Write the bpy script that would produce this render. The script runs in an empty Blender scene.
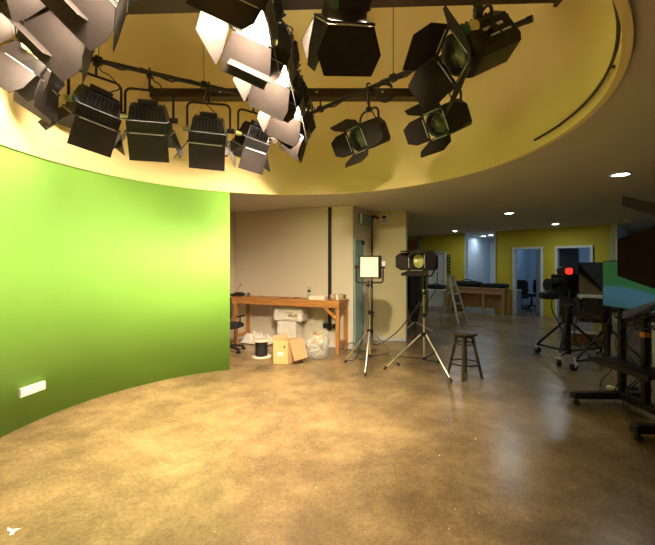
import bpy, math, random
from mathutils import Vector, Matrix, noise
R = math.radians
PI = math.pi
SC = bpy.context.scene
COL = SC.collection
CAMZ = 1.55
F = 375.0
PX0 = 327.5
HY = 265.0
CX, CY, DR = -0.49, 3.31, 2.443      # drum centre and radius
CH = 2.65                            # ceiling height
UP = Vector((0, 0, 1))


def fl(px, py):
    d = CAMZ * F / (py - HY)
    return ((px - PX0) * d / F, d)


def at(px, py, Y):
    return Vector(((px - PX0) * Y / F, Y, CAMZ - (py - HY) * Y / F))


def atz(px, py, z):
    Y = (CAMZ - z) * F / (py - HY)
    return Vector(((px - PX0) * Y / F, Y, z))


# ------------------------------------------------------------------ materials
def mat(name, col, rough=0.5, metal=0.0, var=0.12, scale=14.0, bump=0.0, emit=None, es=0.0, spec=0.5, coat=0.0, trans=0.0):
    m = bpy.data.materials.new(name)
    m.use_nodes = True
    nt = m.node_tree
    b = nt.nodes['Principled BSDF']
    b.inputs['Roughness'].default_value = rough
    b.inputs['Metallic'].default_value = metal
    b.inputs['Specular IOR Level'].default_value = spec
    b.inputs['Coat Weight'].default_value = coat
    b.inputs['Transmission Weight'].default_value = trans
    tc = nt.nodes.new('ShaderNodeTexCoord')
    nz = nt.nodes.new('ShaderNodeTexNoise')
    nz.inputs['Scale'].default_value = scale
    nz.inputs['Detail'].default_value = 4.0
    nt.links.new(tc.outputs['Object'], nz.inputs['Vector'])
    rp = nt.nodes.new('ShaderNodeValToRGB')
    rp.color_ramp.elements[0].position = 0.3
    rp.color_ramp.elements[1].position = 0.7
    rp.color_ramp.elements[0].color = tuple(max(0, c * (1 - var)) for c in col) + (1,)
    rp.color_ramp.elements[1].color = tuple(min(1, c * (1 + var)) for c in col) + (1,)
    nt.links.new(nz.outputs['Fac'], rp.inputs['Fac'])
    nt.links.new(rp.outputs['Color'], b.inputs['Base Color'])
    if bump:
        bp = nt.nodes.new('ShaderNodeBump')
        bp.inputs['Strength'].default_value = bump
        bp.inputs['Distance'].default_value = 0.02
        nt.links.new(nz.outputs['Fac'], bp.inputs['Height'])
        nt.links.new(bp.outputs['Normal'], b.inputs['Normal'])
    if emit:
        b.inputs['Emission Color'].default_value = tuple(emit) + (1,)
        b.inputs['Emission Strength'].default_value = es
    return m


def wood_mat(name, c1, c2, rough=0.45, axis=0, scale=3.0):
    m = bpy.data.materials.new(name)
    m.use_nodes = True
    nt = m.node_tree
    b = nt.nodes['Principled BSDF']
    b.inputs['Roughness'].default_value = rough
    tc = nt.nodes.new('ShaderNodeTexCoord')
    mp = nt.nodes.new('ShaderNodeMapping')
    s = [scale * 9] * 3
    s[axis] = scale
    mp.inputs['Scale'].default_value = s
    nz = nt.nodes.new('ShaderNodeTexNoise')
    nz.inputs['Scale'].default_value = 1.5
    nz.inputs['Detail'].default_value = 6
    nz.inputs['Distortion'].default_value = 0.8
    rp = nt.nodes.new('ShaderNodeValToRGB')
    rp.color_ramp.elements[0].color = tuple(c1) + (1,)
    rp.color_ramp.elements[1].color = tuple(c2) + (1,)
    rp.color_ramp.elements[0].position = 0.3
    rp.color_ramp.elements[1].position = 0.7
    nt.links.new(tc.outputs['Object'], mp.inputs['Vector'])
    nt.links.new(mp.outputs['Vector'], nz.inputs['Vector'])
    nt.links.new(nz.outputs['Fac'], rp.inputs['Fac'])
    nt.links.new(rp.outputs['Color'], b.inputs['Base Color'])
    return m


def floor_mat():
    m = bpy.data.materials.new('brown_polished_concrete')
    m.use_nodes = True
    nt = m.node_tree
    L = nt.links.new
    b = nt.nodes['Principled BSDF']
    tc = nt.nodes.new('ShaderNodeTexCoord')

    def nz(scale, detail, dist=0.0, rough=0.55):
        n = nt.nodes.new('ShaderNodeTexNoise')
        n.inputs['Scale'].default_value = scale
        n.inputs['Detail'].default_value = detail
        n.inputs['Distortion'].default_value = dist
        n.inputs['Roughness'].default_value = rough
        L(tc.outputs['Object'], n.inputs['Vector'])
        return n
    big = nz(0.8, 9, 0.3, 0.68)
    mid = nz(2.6, 9, 0.25, 0.78)
    fine = nz(38, 8, 0.0, 0.85)
    speck = nz(30, 2, 0.3, 0.5)
    smear = nz(1.1, 6, 0.5, 0.65)

    def ramp(n, p0, c0, p1, c1):
        r = nt.nodes.new('ShaderNodeValToRGB')
        r.color_ramp.elements[0].position = p0
        r.color_ramp.elements[1].position = p1
        r.color_ramp.elements[0].color = c0 + (1,)
        r.color_ramp.elements[1].color = c1 + (1,)
        L(n.outputs['Fac'], r.inputs['Fac'])
        return r

    def mix(fac, a, bb, mode='MIX'):
        x = nt.nodes.new('ShaderNodeMix')
        x.data_type = 'RGBA'
        x.blend_type = mode
        if isinstance(fac, float):
            x.inputs[0].default_value = fac
        else:
            L(fac, x.inputs[0])
        L(a, x.inputs[6])
        L(bb, x.inputs[7])
        return x.outputs[2]
    r1 = ramp(big, 0.35, (0.165, 0.118, 0.060), 0.62, (0.350, 0.248, 0.124))
    r2 = ramp(mid, 0.30, (0.66, 0.64, 0.61), 0.72, (1.20, 1.20, 1.18))
    r3 = ramp(fine, 0.30, (0.55, 0.53, 0.50), 0.70, (1.32, 1.32, 1.32))
    c = mix(1.0, r1.outputs['Color'], r2.outputs['Color'], 'MULTIPLY')
    c = mix(1.0, c, r3.outputs['Color'], 'MULTIPLY')
    sm = ramp(smear, 0.40, (0, 0, 0), 0.85, (0.22, 0.22, 0.22))
    lightc = nt.nodes.new('ShaderNodeRGB')
    lightc.outputs[0].default_value = (0.40, 0.31, 0.17, 1)
    sp = ramp(speck, 0.75, (0, 0, 0), 0.78, (0.85, 0.85, 0.85))
    white = nt.nodes.new('ShaderNodeRGB')
    white.outputs[0].default_value = (0.86, 0.78, 0.62, 1)
    c = mix(sp.outputs['Color'], c, white.outputs[0])
    L(c, b.inputs['Base Color'])
    b.inputs['Roughness'].default_value = 0.27
    bp = nt.nodes.new('ShaderNodeBump')
    bp.inputs['Strength'].default_value = 0.12
    bp.inputs['Distance'].default_value = 0.01
    L(mid.outputs['Fac'], bp.inputs['Height'])
    L(bp.outputs['Normal'], b.inputs['Normal'])
    return m


def plastic_film_mat():
    m = bpy.data.materials.new('clear_plastic_film')
    m.use_nodes = True
    nt = m.node_tree
    L = nt.links.new
    out = nt.nodes['Material Output']
    b = nt.nodes['Principled BSDF']
    b.inputs['Base Color'].default_value = (0.75, 0.74, 0.66, 1)
    b.inputs['Roughness'].default_value = 0.12
    b.inputs['Specular IOR Level'].default_value = 0.9
    tr = nt.nodes.new('ShaderNodeBsdfTransparent')
    mx = nt.nodes.new('ShaderNodeMixShader')
    tc = nt.nodes.new('ShaderNodeTexCoord')
    n = nt.nodes.new('ShaderNodeTexNoise')
    n.inputs['Scale'].default_value = 9
    n.inputs['Detail'].default_value = 5
    n.inputs['Distortion'].default_value = 1.5
    rp = nt.nodes.new('ShaderNodeValToRGB')
    rp.color_ramp.elements[0].position = 0.35
    rp.color_ramp.elements[1].position = 0.7
    rp.color_ramp.elements[0].color = (0.18, 0.18, 0.18, 1)
    rp.color_ramp.elements[1].color = (0.85, 0.85, 0.85, 1)
    L(tc.outputs['Object'], n.inputs['Vector'])
    L(n.outputs['Fac'], rp.inputs['Fac'])
    L(rp.outputs['Color'], mx.inputs[0])
    L(tr.outputs[0], mx.inputs[1])
    L(b.outputs[0], mx.inputs[2])
    L(mx.outputs[0], out.inputs['Surface'])
    bp = nt.nodes.new('ShaderNodeBump')
    bp.inputs['Strength'].default_value = 0.27
    L(n.outputs['Fac'], bp.inputs['Height'])
    L(bp.outputs['Normal'], b.inputs['Normal'])
    return m


def screen_mat():
    # what the television shows: a green backdrop over a pale blue curved floor
    m = bpy.data.materials.new('television_picture')
    m.use_nodes = True
    nt = m.node_tree
    L = nt.links.new
    b = nt.nodes['Principled BSDF']
    b.inputs['Base Color'].default_value = (0.01, 0.01, 0.01, 1)
    b.inputs['Roughness'].default_value = 0.25
    tc = nt.nodes.new('ShaderNodeTexCoord')
    sx = nt.nodes.new('ShaderNodeSeparateXYZ')
    L(tc.outputs['Generated'], sx.inputs[0])

    def mth(op, a, bb):
        n = nt.nodes.new('ShaderNodeMath')
        n.operation = op
        for i, v in enumerate((a, bb)):
            if isinstance(v, (int, float)):
                n.inputs[i].default_value = v
            else:
                L(v, n.inputs[i])
        return n.outputs[0]
    # generated y: 0 = near the camera, 1 = far end (left in the picture)
    y1 = mth('SUBTRACT', 1.0, sx.outputs[1])
    curve = mth('ADD', mth('MULTIPLY', mth('POWER', y1, 2.0), -0.38), mth('ADD', mth('MULTIPLY', y1, 0.16), 0.43))
    d = mth('SUBTRACT', sx.outputs[2], curve)
    r = nt.nodes.new('ShaderNodeValToRGB')
    r.color_ramp.elements[0].position = 0.0
    r.color_ramp.elements[0].color = (0.030, 0.170, 0.185, 1)
    r.color_ramp.elements[1].position = 1.0
    r.color_ramp.elements[1].color = (0.020, 0.185, 0.050, 1)
    for p, c in ((0.30, (0.060, 0.230, 0.330, 1)), (0.48, (0.060, 0.240, 0.330, 1)), (0.52, (0.012, 0.210, 0.080, 1)), (0.62, (0.012, 0.190, 0.055, 1))):
        e = r.color_ramp.elements.new(p)
        e.color = c
    L(mth('ADD', d, 0.5), r.inputs['Fac'])
    L(r.outputs['Color'], b.inputs['Emission Color'])
    b.inputs['Emission Strength'].default_value = 0.27
    return m


M = {}
M['floor'] = floor_mat()
M['ceiling'] = mat('grey_ceiling_paint', (0.60, 0.56, 0.47), 0.85, var=0.03, scale=1.5)
M['drum'] = mat('warm_cream_drum_paint', (0.92, 0.76, 0.37), 0.75, var=0.02, scale=1.2)
M['green'] = mat('chroma_green_paint', (0.215, 0.470, 0.068), 0.62, var=0.04, scale=1.3)
M['white_wall'] = mat('off_white_wall_paint', (0.80, 0.73, 0.60), 0.8, var=0.03, scale=1.6)
M['bounce_tint_wall'] = mat('pillar_paint_bounce_tint', (0.78, 0.71, 0.43), 0.8, var=0.03, scale=1.6)  # yellow bounce light put into the pillar colour
M['yellow'] = mat('yellow_wall_paint', (0.62, 0.50, 0.03), 0.7, var=0.05, scale=1.5)
M['room_white'] = mat('pale_room_paint', (0.62, 0.68, 0.74), 0.8, var=0.03)
M['black'] = mat('black_metal', (0.014, 0.0125, 0.012), 0.42, 0.1, var=0.25)
M['flap'] = mat('matt_black_barndoor_paint', (0.027, 0.021, 0.019), 0.65, 0.0, var=0.12, spec=0.22)
M['beam'] = mat('dark_brown_steel', (0.055, 0.030, 0.018), 0.5, 0.2)
M['rubber'] = mat('black_rubber', (0.015, 0.015, 0.015), 0.7)
M['cable'] = mat('black_cable_jacket', (0.020, 0.018, 0.017), 0.5)
M['cloth_black'] = mat('black_cloth', (0.012, 0.012, 0.014), 0.95, var=0.3, scale=30)
M['chrome'] = mat('bright_steel', (0.72, 0.70, 0.62), 0.28, 0.95, var=0.05)
M['fork'] = mat('bright_zinc_plate', (0.70, 0.70, 0.62), 0.35, 0.35, var=0.05)
M['alu'] = mat('brushed_aluminium', (0.62, 0.60, 0.55), 0.38, 0.75, var=0.06)
M['lens'] = mat('greenish_lens_glass', (0.10, 0.13, 0.05), 0.08, 0.0, var=0.1, coat=1.0)
M['lens_lit'] = mat('lens_glass_painted_reflection', (0.62, 0.60, 0.20), 0.12, 0.0, var=0.15, coat=1.0)  # yellow of the reflected light put into the lens colour
M['glow'] = mat('warm_light_diffuser', (0.9, 0.85, 0.75), 0.5, emit=(1.0, 0.79, 0.57), es=300.0)
M['glow_back'] = mat('warm_light_diffuser_of_the_back_row', (0.9, 0.85, 0.75), 0.5, emit=(1.0, 0.79, 0.57), es=30.0)
M['lens_on'] = mat('lens_glass_added_glow', (0.9, 0.85, 0.7), 0.3, emit=(1.0, 0.81, 0.55), es=1350.0)  # glow added to the top centre lens to light pillar and alcove
M['glow_left'] = mat('warm_light_diffuser_of_the_left_row', (0.9, 0.85, 0.75), 0.5, emit=(1.0, 0.79, 0.57), es=85.0)
M['down'] = mat('cool_downlight_diffuser', (0.9, 0.9, 0.9), 0.5, emit=(0.80, 0.92, 1.0), es=45.0)
M['down_off'] = mat('unlit_white_plastic', (0.75, 0.74, 0.68), 0.5)
M['panel'] = mat('white_panel_diffuser', (0.92, 0.90, 0.78), 0.5, var=0.02)
M['bench'] = wood_mat('orange_workbench_wood', (0.36, 0.145, 0.035), (0.62, 0.30, 0.09), 0.45)
M['bench_leg'] = wood_mat('orange_workbench_leg_wood', (0.36, 0.145, 0.035), (0.62, 0.30, 0.09), 0.45, axis=2)
M['stool'] = wood_mat('dark_stool_wood', (0.030, 0.018, 0.010), (0.085, 0.050, 0.026), 0.4)
M['tan'] = wood_mat('tan_desk_board', (0.42, 0.24, 0.11), (0.50, 0.31, 0.15), 0.55, axis=0, scale=1.0)
M['tanc'] = wood_mat('tan_crate_wood', (0.26, 0.14, 0.07), (0.40, 0.23, 0.12), 0.6)
M['brownwood'] = wood_mat('brown_door_wood', (0.30, 0.12, 0.04), (0.42, 0.19, 0.07), 0.5, axis=2)
M['card'] = mat('brown_cardboard', (0.52, 0.32, 0.16), 0.85, var=0.06)
M['card_y'] = mat('yellow_cardboard', (0.66, 0.47, 0.20), 0.8, var=0.05)
M['label'] = mat('white_paper', (0.85, 0.83, 0.78), 0.7, var=0.03)
M['foam'] = mat('white_packing_foam', (0.82, 0.78, 0.70), 0.7, var=0.06, bump=0.3)
M['spoolwood'] = mat('pale_spool_board', (0.72, 0.58, 0.44), 0.7)
M['film'] = plastic_film_mat()
M['teal'] = mat('teal_frosted_glass', (0.22, 0.42, 0.42), 0.25, var=0.05)
M['teal_sign'] = mat('teal_sign_plastic', (0.18, 0.32, 0.26), 0.35, var=0.2)
M['grey'] = mat('grey_plastic', (0.38, 0.37, 0.35), 0.5)
M['white'] = mat('white_plastic', (0.80, 0.78, 0.72), 0.4, var=0.03)
M['white_frame'] = mat('white_door_frame_paint', (0.74, 0.76, 0.76), 0.5, var=0.02)
M['screen'] = screen_mat()
M['glassdark'] = mat('dark_reflective_glass', (0.010, 0.009, 0.008), 0.06, coat=1.0)
M['mirror'] = mat('beam_splitter_glass', (0.26, 0.24, 0.22), 0.05, 0.9, var=0.05)
M['tally'] = mat('red_tally_lamp', (0.6, 0.02, 0.01), 0.4, emit=(1.0, 0.03, 0.015), es=1.4)
M['blue_led'] = mat('blue_lit_edge', (0.01, 0.01, 0.10), 0.4, emit=(0.01, 0.02, 0.45), es=0.7)
M['knob_green'] = mat('yellow_green_knob_plastic', (0.50, 0.55, 0.16), 0.5)
M['knob_blue'] = mat('blue_knob_plastic', (0.03, 0.14, 0.20), 0.5)
M['knob_cream'] = mat('cream_knob_plastic', (0.72, 0.64, 0.34), 0.5)
M['orange'] = mat('orange_tape', (0.75, 0.28, 0.02), 0.6)
M['water'] = mat('clear_bottle_plastic', (0.86, 0.88, 0.86), 0.08, trans=0.85, var=0.01)
M['paleplastic'] = mat('pale_green_plastic', (0.50, 0.50, 0.36), 0.55)
M['pale_strip'] = mat('pale_yellow_plastic', (0.66, 0.64, 0.40), 0.5)
M['greybar'] = mat('grey_brown_pipe', (0.26, 0.22, 0.17), 0.5)
M['wrap'] = mat('crinkled_brown_wrap', (0.46, 0.34, 0.22), 0.5, var=0.45, scale=22, bump=0.6)
M['silver'] = mat('silver_grey_plastic', (0.5, 0.5, 0.48), 0.4, 0.3)
M['pink_lit'] = mat('pink_lit_pane', (0.5, 0.4, 0.35), 0.4, emit=(0.75, 0.33, 0.22), es=0.75)
M['green_lit'] = mat('green_lit_pane', (0.3, 0.4, 0.25), 0.4, emit=(0.25, 0.42, 0.20), es=0.7)
M['dark_leaf'] = mat('dark_brown_door_leaf', (0.06, 0.045, 0.042), 0.5)


# ------------------------------------------------------------------ mesh builder
class MB:
    def __init__(s):
        s.v, s.f, s.sm = [], [], []

    def add(s, vs, fs, smooth=False, mtx=None):
        o = len(s.v)
        for p in vs:
            p = Vector(p)
            s.v.append(mtx @ p if mtx else p)
        for f in fs:
            s.f.append([i + o for i in f])
            s.sm.append(smooth)
        return s

    def box(s, c, d, mtx=None, rz=0.0, taper=(1, 1)):
        x, y, z = d[0] / 2, d[1] / 2, d[2] / 2
        tx, ty = taper
        vs = [(-x, -y, -z), (x, -y, -z), (x, y, -z), (-x, y, -z), (-x * tx, -y * ty, z), (x * tx, -y * ty, z), (x * tx, y * ty, z), (-x * tx, y * ty, z)]
        m = Matrix.Translation(c) @ Matrix.Rotation(rz, 4, 'Z')
        if mtx:
            m = mtx @ m
        return s.add(vs, [(0, 3, 2, 1), (4, 5, 6, 7), (0, 1, 5, 4), (1, 2, 6, 5), (2, 3, 7, 6), (3, 0, 4, 7)], False, m)

    def bar(s, p0, p1, w, h):
        p0, p1 = Vector(p0), Vector(p1)
        d = p1 - p0
        L = d.length
        q = d.to_track_quat('Y', 'Z')
        m = Matrix.Translation((p0 + p1) / 2) @ q.to_matrix().to_4x4()
        return s.box((0, 0, 0), (w, L, h), m)

    def cyl(s, p0, p1, r0, r1=None, n=14, caps=True):
        r1 = r0 if r1 is None else r1
        p0, p1 = Vector(p0), Vector(p1)
        q = (p1 - p0).to_track_quat('Z', 'Y').to_matrix()
        vs = []
        for p, r in ((p0, r0), (p1, r1)):
            for i in range(n):
                a = 2 * PI * i / n
                vs.append(p + q @ Vector((r * math.cos(a), r * math.sin(a), 0)))
        s.add(vs, [(i, (i + 1) % n, n + (i + 1) % n, n + i) for i in range(n)], True)
        if caps:
            s.add(vs[:n], [tuple(range(n - 1, -1, -1))])
            s.add(vs[n:], [tuple(range(n))])
        return s

    def tube(s, pts, r, n=8, closed=False):
        pts = [Vector(p) for p in pts]
        N = len(pts)
        vs, up = [], None
        for i, p in enumerate(pts):
            a = pts[(i - 1) % N] if (closed or i > 0) else pts[i]
            b = pts[(i + 1) % N] if (closed or i < N - 1) else pts[i]
            t = (b - a)
            if t.length < 1e-9:
                t = Vector((0, 0, 1))
            t.normalize()
            if up is None:
                up = t.orthogonal().normalized()
            else:
                up = up - t * up.dot(t)
                up = up.normalized() if up.length > 1e-6 else t.orthogonal().normalized()
            bi = t.cross(up)
            for k in range(n):
                an = 2 * PI * k / n
                vs.append(p + up * (r * math.cos(an)) + bi * (r * math.sin(an)))
        fs = []
        for i in range(N if closed else N - 1):
            j = (i + 1) % N
            for k in range(n):
                fs.append((i * n + k, i * n + (k + 1) % n, j * n + (k + 1) % n, j * n + k))
        s.add(vs, fs, True)
        if not closed:
            s.add(vs[:n], [tuple(range(n - 1, -1, -1))])
            s.add(vs[-n:], [tuple(range(n))])
        return s

    def lathe(s, prof, n=24, mtx=None):
        vs, fs = [], []
        for r, z in prof:
            for i in range(n):
                a = 2 * PI * i / n
                vs.append((r * math.cos(a), r * math.sin(a), z))
        for j in range(len(prof) - 1):
            for i in range(n):
                fs.append((j * n + i, j * n + (i + 1) % n, (j + 1) * n + (i + 1) % n, (j + 1) * n + i))
        return s.add(vs, fs, True, mtx)

    def plate(s, poly, t, mtx=None):
        n = len(poly)
        vs = [(x, y, -t / 2) for x, y in poly] + [(x, y, t / 2) for x, y in poly]
        fs = [tuple(range(n - 1, -1, -1)), tuple(range(n, 2 * n))] + [(i, (i + 1) % n, n + (i + 1) % n, n + i) for i in range(n)]
        return s.add(vs, fs, False, mtx)

    def blob(s, c, d, seed=0, amp=0.15, p=0.6, n=20, freq=3.0, mtx=None):
        vs, fs = [], []
        m2 = n // 2

        def se(v):
            return math.copysign(abs(v) ** p, v)
        for j in range(m2 + 1):
            th = PI * j / m2 - PI / 2
            for i in range(n):
                a = 2 * PI * i / n
                q = Vector((se(math.cos(th)) * se(math.cos(a)), se(math.cos(th)) * se(math.sin(a)), se(math.sin(th))))
                k = 1 + amp * noise.noise(q * freq * 0.6 + Vector((seed * 3.7, seed, 1.3)))
                k += amp * 0.5 * noise.noise(q * freq * 1.7 + Vector((seed, 2.1, seed)))
                zz = q.z * k
                vs.append((c[0] + q.x * k * d[0] / 2, c[1] + q.y * k * d[1] / 2, c[2] + max(-1.0, zz) * d[2] / 2))
        for j in range(m2):
            for i in range(n):
                fs.append((j * n + i, j * n + (i + 1) % n, (j + 1) * n + (i + 1) % n, (j + 1) * n + i))
        return s.add(vs, fs, True, mtx)

    def build(s, name, m, parent=None, label=None, bevel=0.0, loc=None):
        me = bpy.data.meshes.new(name)
        me.from_pydata([tuple(v) for v in s.v], [], s.f)
        me.polygons.foreach_set('use_smooth', s.sm)
        me.materials.append(M[m] if isinstance(m, str) else m)
        me.update()
        o = bpy.data.objects.new(name, me)
        COL.objects.link(o)
        if parent:
            o.parent = parent
        if loc:
            o.location = loc
        if label:
            o['label'] = label
        if bevel:
            b = o.modifiers.new('bevel', 'BEVEL')
            b.width = bevel
            b.segments = 2
            b.limit_method = 'ANGLE'
        return o


def tag(o, label, cat, group=None):
    o['label'] = label
    o['category'] = cat
    if group:
        o['group'] = group
    return o


def thing(name, label, cat, loc=(0, 0, 0), rz=0.0, group=None):
    o = bpy.data.objects.new(name, None)
    o.empty_display_size = 0.1
    COL.objects.link(o)
    o.location = loc
    o.rotation_euler = (0, 0, rz)
    return tag(o, label, cat, group)


def struct(o):
    o['kind'] = 'structure'
    return o


def arc(c, r, a0, a1, n, z):
    return [Vector((c[0] + r * math.cos(a0 + (a1 - a0) * i / n), c[1] + r * math.sin(a0 + (a1 - a0) * i / n), z)) for i in range(n + 1)]


def spline(pts, k=8):
    P = [Vector(p) for p in pts]
    P = [P[0] * 2 - P[1]] + P + [P[-1] * 2 - P[-2]]
    out = []
    for i in range(1, len(P) - 2):
        for j in range(k):
            t = j / k
            a, b, c, d = P[i - 1:i + 3]
            out.append(0.5 * ((2 * b) + (c - a) * t + (2 * a - 5 * b + 4 * c - d) * t * t + (3 * b - a - 3 * c + d) * t ** 3))
    out.append(P[-2])
    return out


# ------------------------------------------------------------------ setting
struct(MB().box((3.5, 7.5, -0.05), (17, 25, 0.1)).build('floor', 'floor'))

# ceiling slab with the round opening
n = 120
vs, fs = [], []
X0, X1, Y0, Y1 = -5.0, 12.0, -5.0, 20.0
for i in range(n):
    a = 2 * PI * i / n
    c_, s_ = math.cos(a), math.sin(a)
    tx = ((X1 - CX) if c_ > 0 else (X0 - CX)) / c_ if abs(c_) > 1e-6 else 1e9
    ty = ((Y1 - CY) if s_ > 0 else (Y0 - CY)) / s_ if abs(s_) > 1e-6 else 1e9
    t = min(tx, ty)
    vs.append((CX + DR * c_, CY + DR * s_, CH))
    vs.append((CX + t * c_, CY + t * s_, CH))
for zz in (0.12,):
    vs += [(x, y, z + zz) for x, y, z in vs[:2 * n]]
for i in range(n):
    j = (i + 1) % n
    fs.append((2 * i, 2 * i + 1, 2 * j + 1, 2 * j))
    fs.append((2 * n + 2 * i, 2 * n + 2 * j, 2 * n + 2 * j + 1, 2 * n + 2 * i + 1))
mb = MB().add(vs, fs)
for (x, y) in ((X0, Y0), (X1, Y0), (X1, Y1), (X0, Y1)):   # corners left over between the rays
    pass
ceiling = struct(mb.build('ceiling', 'ceiling'))

# drum wall, cove and top
prof = [(DR + 0.003, CH - 0.0), (DR + 0.003, 3.9)]
for i in range(1, 9):
    a = i / 8 * PI / 2
    prof.append((DR + 0.003 - 0.7 * (1 - math.cos(a)), 3.9 + 0.7 * math.sin(a)))
prof.append((0.0, 4.6))
struct(MB().lathe(prof, 128, Matrix.Translation((CX, CY, 0))).build('wall_drum', 'drum'))
# slim painted lip under the drum edge
lip = MB()
m_ = 128
vs, fs = [], []
for i in range(m_):
    a = 2 * PI * i / m_
    for r, z in ((DR - 0.012, CH - 0.022), (DR + 0.03, CH - 0.022), (DR + 0.03, CH + 0.01), (DR - 0.012, CH + 0.01)):
        vs.append((CX + r * math.cos(a), CY + r * math.sin(a), z))
for i in range(m_):
    j = (i + 1) % m_
    for k in range(4):
        fs.append((4 * i + k, 4 * i + (k + 1) % 4, 4 * j + (k + 1) % 4, 4 * j + k))
LIPDONE = lip.add(vs, fs)

# curved green wall
A0 = math.atan2(5.55 - CY, -1.444 - CX)
A1 = R(222)
pin = arc((CX, CY), DR, A0, A1, 60, 0)
pout = arc((CX, CY), DR + 0.10, A0, A1, 60, 0)
vs, fs = [], []
for a, b in zip(pin, pout):
    for p, z in ((a, 0), (a, CH), (b, CH), (b, 0)):
        vs.append((p.x, p.y, z))
for i in range(60):
    for k in range(4):
        fs.append((4 * i + k, 4 * i + (k + 1) % 4, 4 * i + 4 + (k + 1) % 4, 4 * i + 4 + k))
mb = MB()
mb.add(vs, fs, True)
mb.add(vs[:4], [(3, 2, 1, 0)])
mb.add(vs[-4:], [(0, 1, 2, 3)])
struct(mb.build('wall_green', 'green'))


def seg(name, p, q, z0, z1, th, m, ends=0.0):
    """wall slab whose visible face runs p->q; thickness goes to the left of p->q"""
    p, q = Vector((p[0], p[1], 0)), Vector((q[0], q[1], 0))
    d = (q - p).normalized()
    nrm = Vector((-d.y, d.x, 0))
    p = p - d * ends
    q = q + d * ends
    mb = MB()
    vs = []
    for z in (z0, z1):
        for a in (p, q, q + nrm * th, p + nrm * th):
            vs.append((a.x, a.y, z))
    mb.add(vs, [(0, 3, 2, 1), (4, 5, 6, 7), (0, 1, 5, 4), (1, 2, 6, 5), (2, 3, 7, 6), (3, 0, 4, 7)])
    return mb


W0, W1 = Vector((-1.956, 7.93, 0)), Vector((0.47, 6.93, 0))
W2, W3 = Vector((0.90, 7.78, 0)), Vector((1.60, 7.63, 0))
struct(seg('', W0, W1, 0, CH, 0.05, '').build('wall_alcove', 'white_wall'))
struct(seg('', W1, W2, 0, CH, 0.05, '').build('wall_recess_side', 'white_wall'))
struct(seg('', W2, W3, 0, CH, 0.10, '').build('wall_pillar', 'bounce_tint_wall'))
struct(seg('', W3, (1.665, 7.80), 0, CH, 0.08, '').build('wall_pillar_end', 'grey'))
struct(seg('', (-2.75, 5.85), W0, 0, CH, 0.1, '').build('wall_alcove_left', 'white_wall'))
struct(seg('', (1.60, 7.80), (1.60, 18), 0, CH, 0.1, '').build('wall_hall_left', 'yellow'))
struct(seg('', (9.9, 19), (9.9, -4.5), 0, CH, 0.1, '').build('wall_right', 'room_white'))
struct(seg('', (-4.6, -4.0), (-4.6, 9), 0, CH, 0.1, '').build('wall_left', 'white_wall'))
struct(seg('', (10, -4.0), (-4.7, -4.0), 0, CH, 0.1, '').build('wall_rear', 'white_wall'))
uW = (W1 - W0).normalized()
nW = Vector((-uW.y, uW.x, 0))

# far yellow wall with its doors
FA = Vector((3.65, 14.2, 0))
FB = Vector((7.77, 10.06, 0))
uF = (FB - FA).normalized()
nF = Vector((-uF.y, uF.x, 0))       # away from the camera


def FP(t, d=0.0, z=0.0):
    return FA + uF * t + nF * d + Vector((0, 0, z))


FT = 5.84
mb = MB()


def fwall(t0, t1, z0, z1, th=0.12):
    a, b = FP(t0), FP(t1)
    w = seg('', a, b, z0, z1, th, '')
    mb.add(w.v, w.f)


DH = 2.05
OP = [(0.26, 0.88, 0, DH - 0.05), (1.63, 2.67, 0, CH), (3.25, 4.02, 0, DH), (4.44, 5.26, 0, DH)]
t = -2.2
for (a, b, z0, z1) in OP:
    fwall(t, a, 0, CH)
    if z1 < CH:
        fwall(a, b, z1, CH)
    t = b
fwall(t, FT, 0, CH)
struct(mb.build('wall_far', 'yellow'))
# pale rooms behind it
struct(seg('', FP(-2.2, 3.2), FP(9.5, 3.2), 0, CH, 0.1, '').build('wall_room_back', 'room_white'))
for k, t in enumerate((1.2, 2.69, 4.25)):
    struct(seg('', FP(t, 0.12), FP(t, 3.2), 0, CH, 0.06, '').build('wall_room_partition', 'room_white'))
struct(seg('', FP(FT - 0.07, 0.0), FP(FT - 0.07, 3.2), 0, CH, 0.0701, '').build('wall_room_end', 'room_white'))
struct(seg('', FP(FT, -0.015), FP(FT, 0.13), 0, CH, 0.03, '').build('trim_1', 'white_frame'))


def door_frame(name, t0, t1, z1, w=0.06):
    mb = MB()
    m = Matrix.Translation(FP(0)) @ Matrix.Rotation(math.atan2(uF.y, uF.x), 4, 'Z')
    mb.box((t0 - w / 2 + 0.01, 0.04, z1 / 2), (w, 0.22, z1), m)
    mb.box((t1 + w / 2 - 0.01, 0.04, z1 / 2), (w, 0.22, z1), m)
    mb.box(((t0 + t1) / 2, 0.04, z1 + w / 2 - 0.01), (t1 - t0 + 2 * w - 0.02, 0.22, w), m)
    return struct(mb.build(name, 'white_frame'))


def leaf(name, t0, d0, ang, w, h, m, parent=None, hz=1.0):
    """door leaf hinged at wall coordinate t0"""
    a = math.atan2(uF.y, uF.x) + ang
    mm = Matrix.Translation(FP(t0, d0)) @ Matrix.Rotation(a, 4, 'Z')
    o = struct(MB().box((w / 2, 0, h / 2 + 0.005), (w, 0.04, h - 0.01), mm).build(name, m))
    mb = MB()
    for s in (-1, 1):
        mb.cyl(mm @ Vector((w - 0.08, 0, hz)), mm @ Vector((w - 0.08, 0.055 * s, hz)), 0.011, n=8)
        mb.bar(mm @ Vector((w - 0.08, 0.055 * s, hz)), mm @ Vector((w - 0.20, 0.055 * s, hz)), 0.018, 0.018)
    mb.build('door_handle', 'silver', o)
    return o


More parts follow.
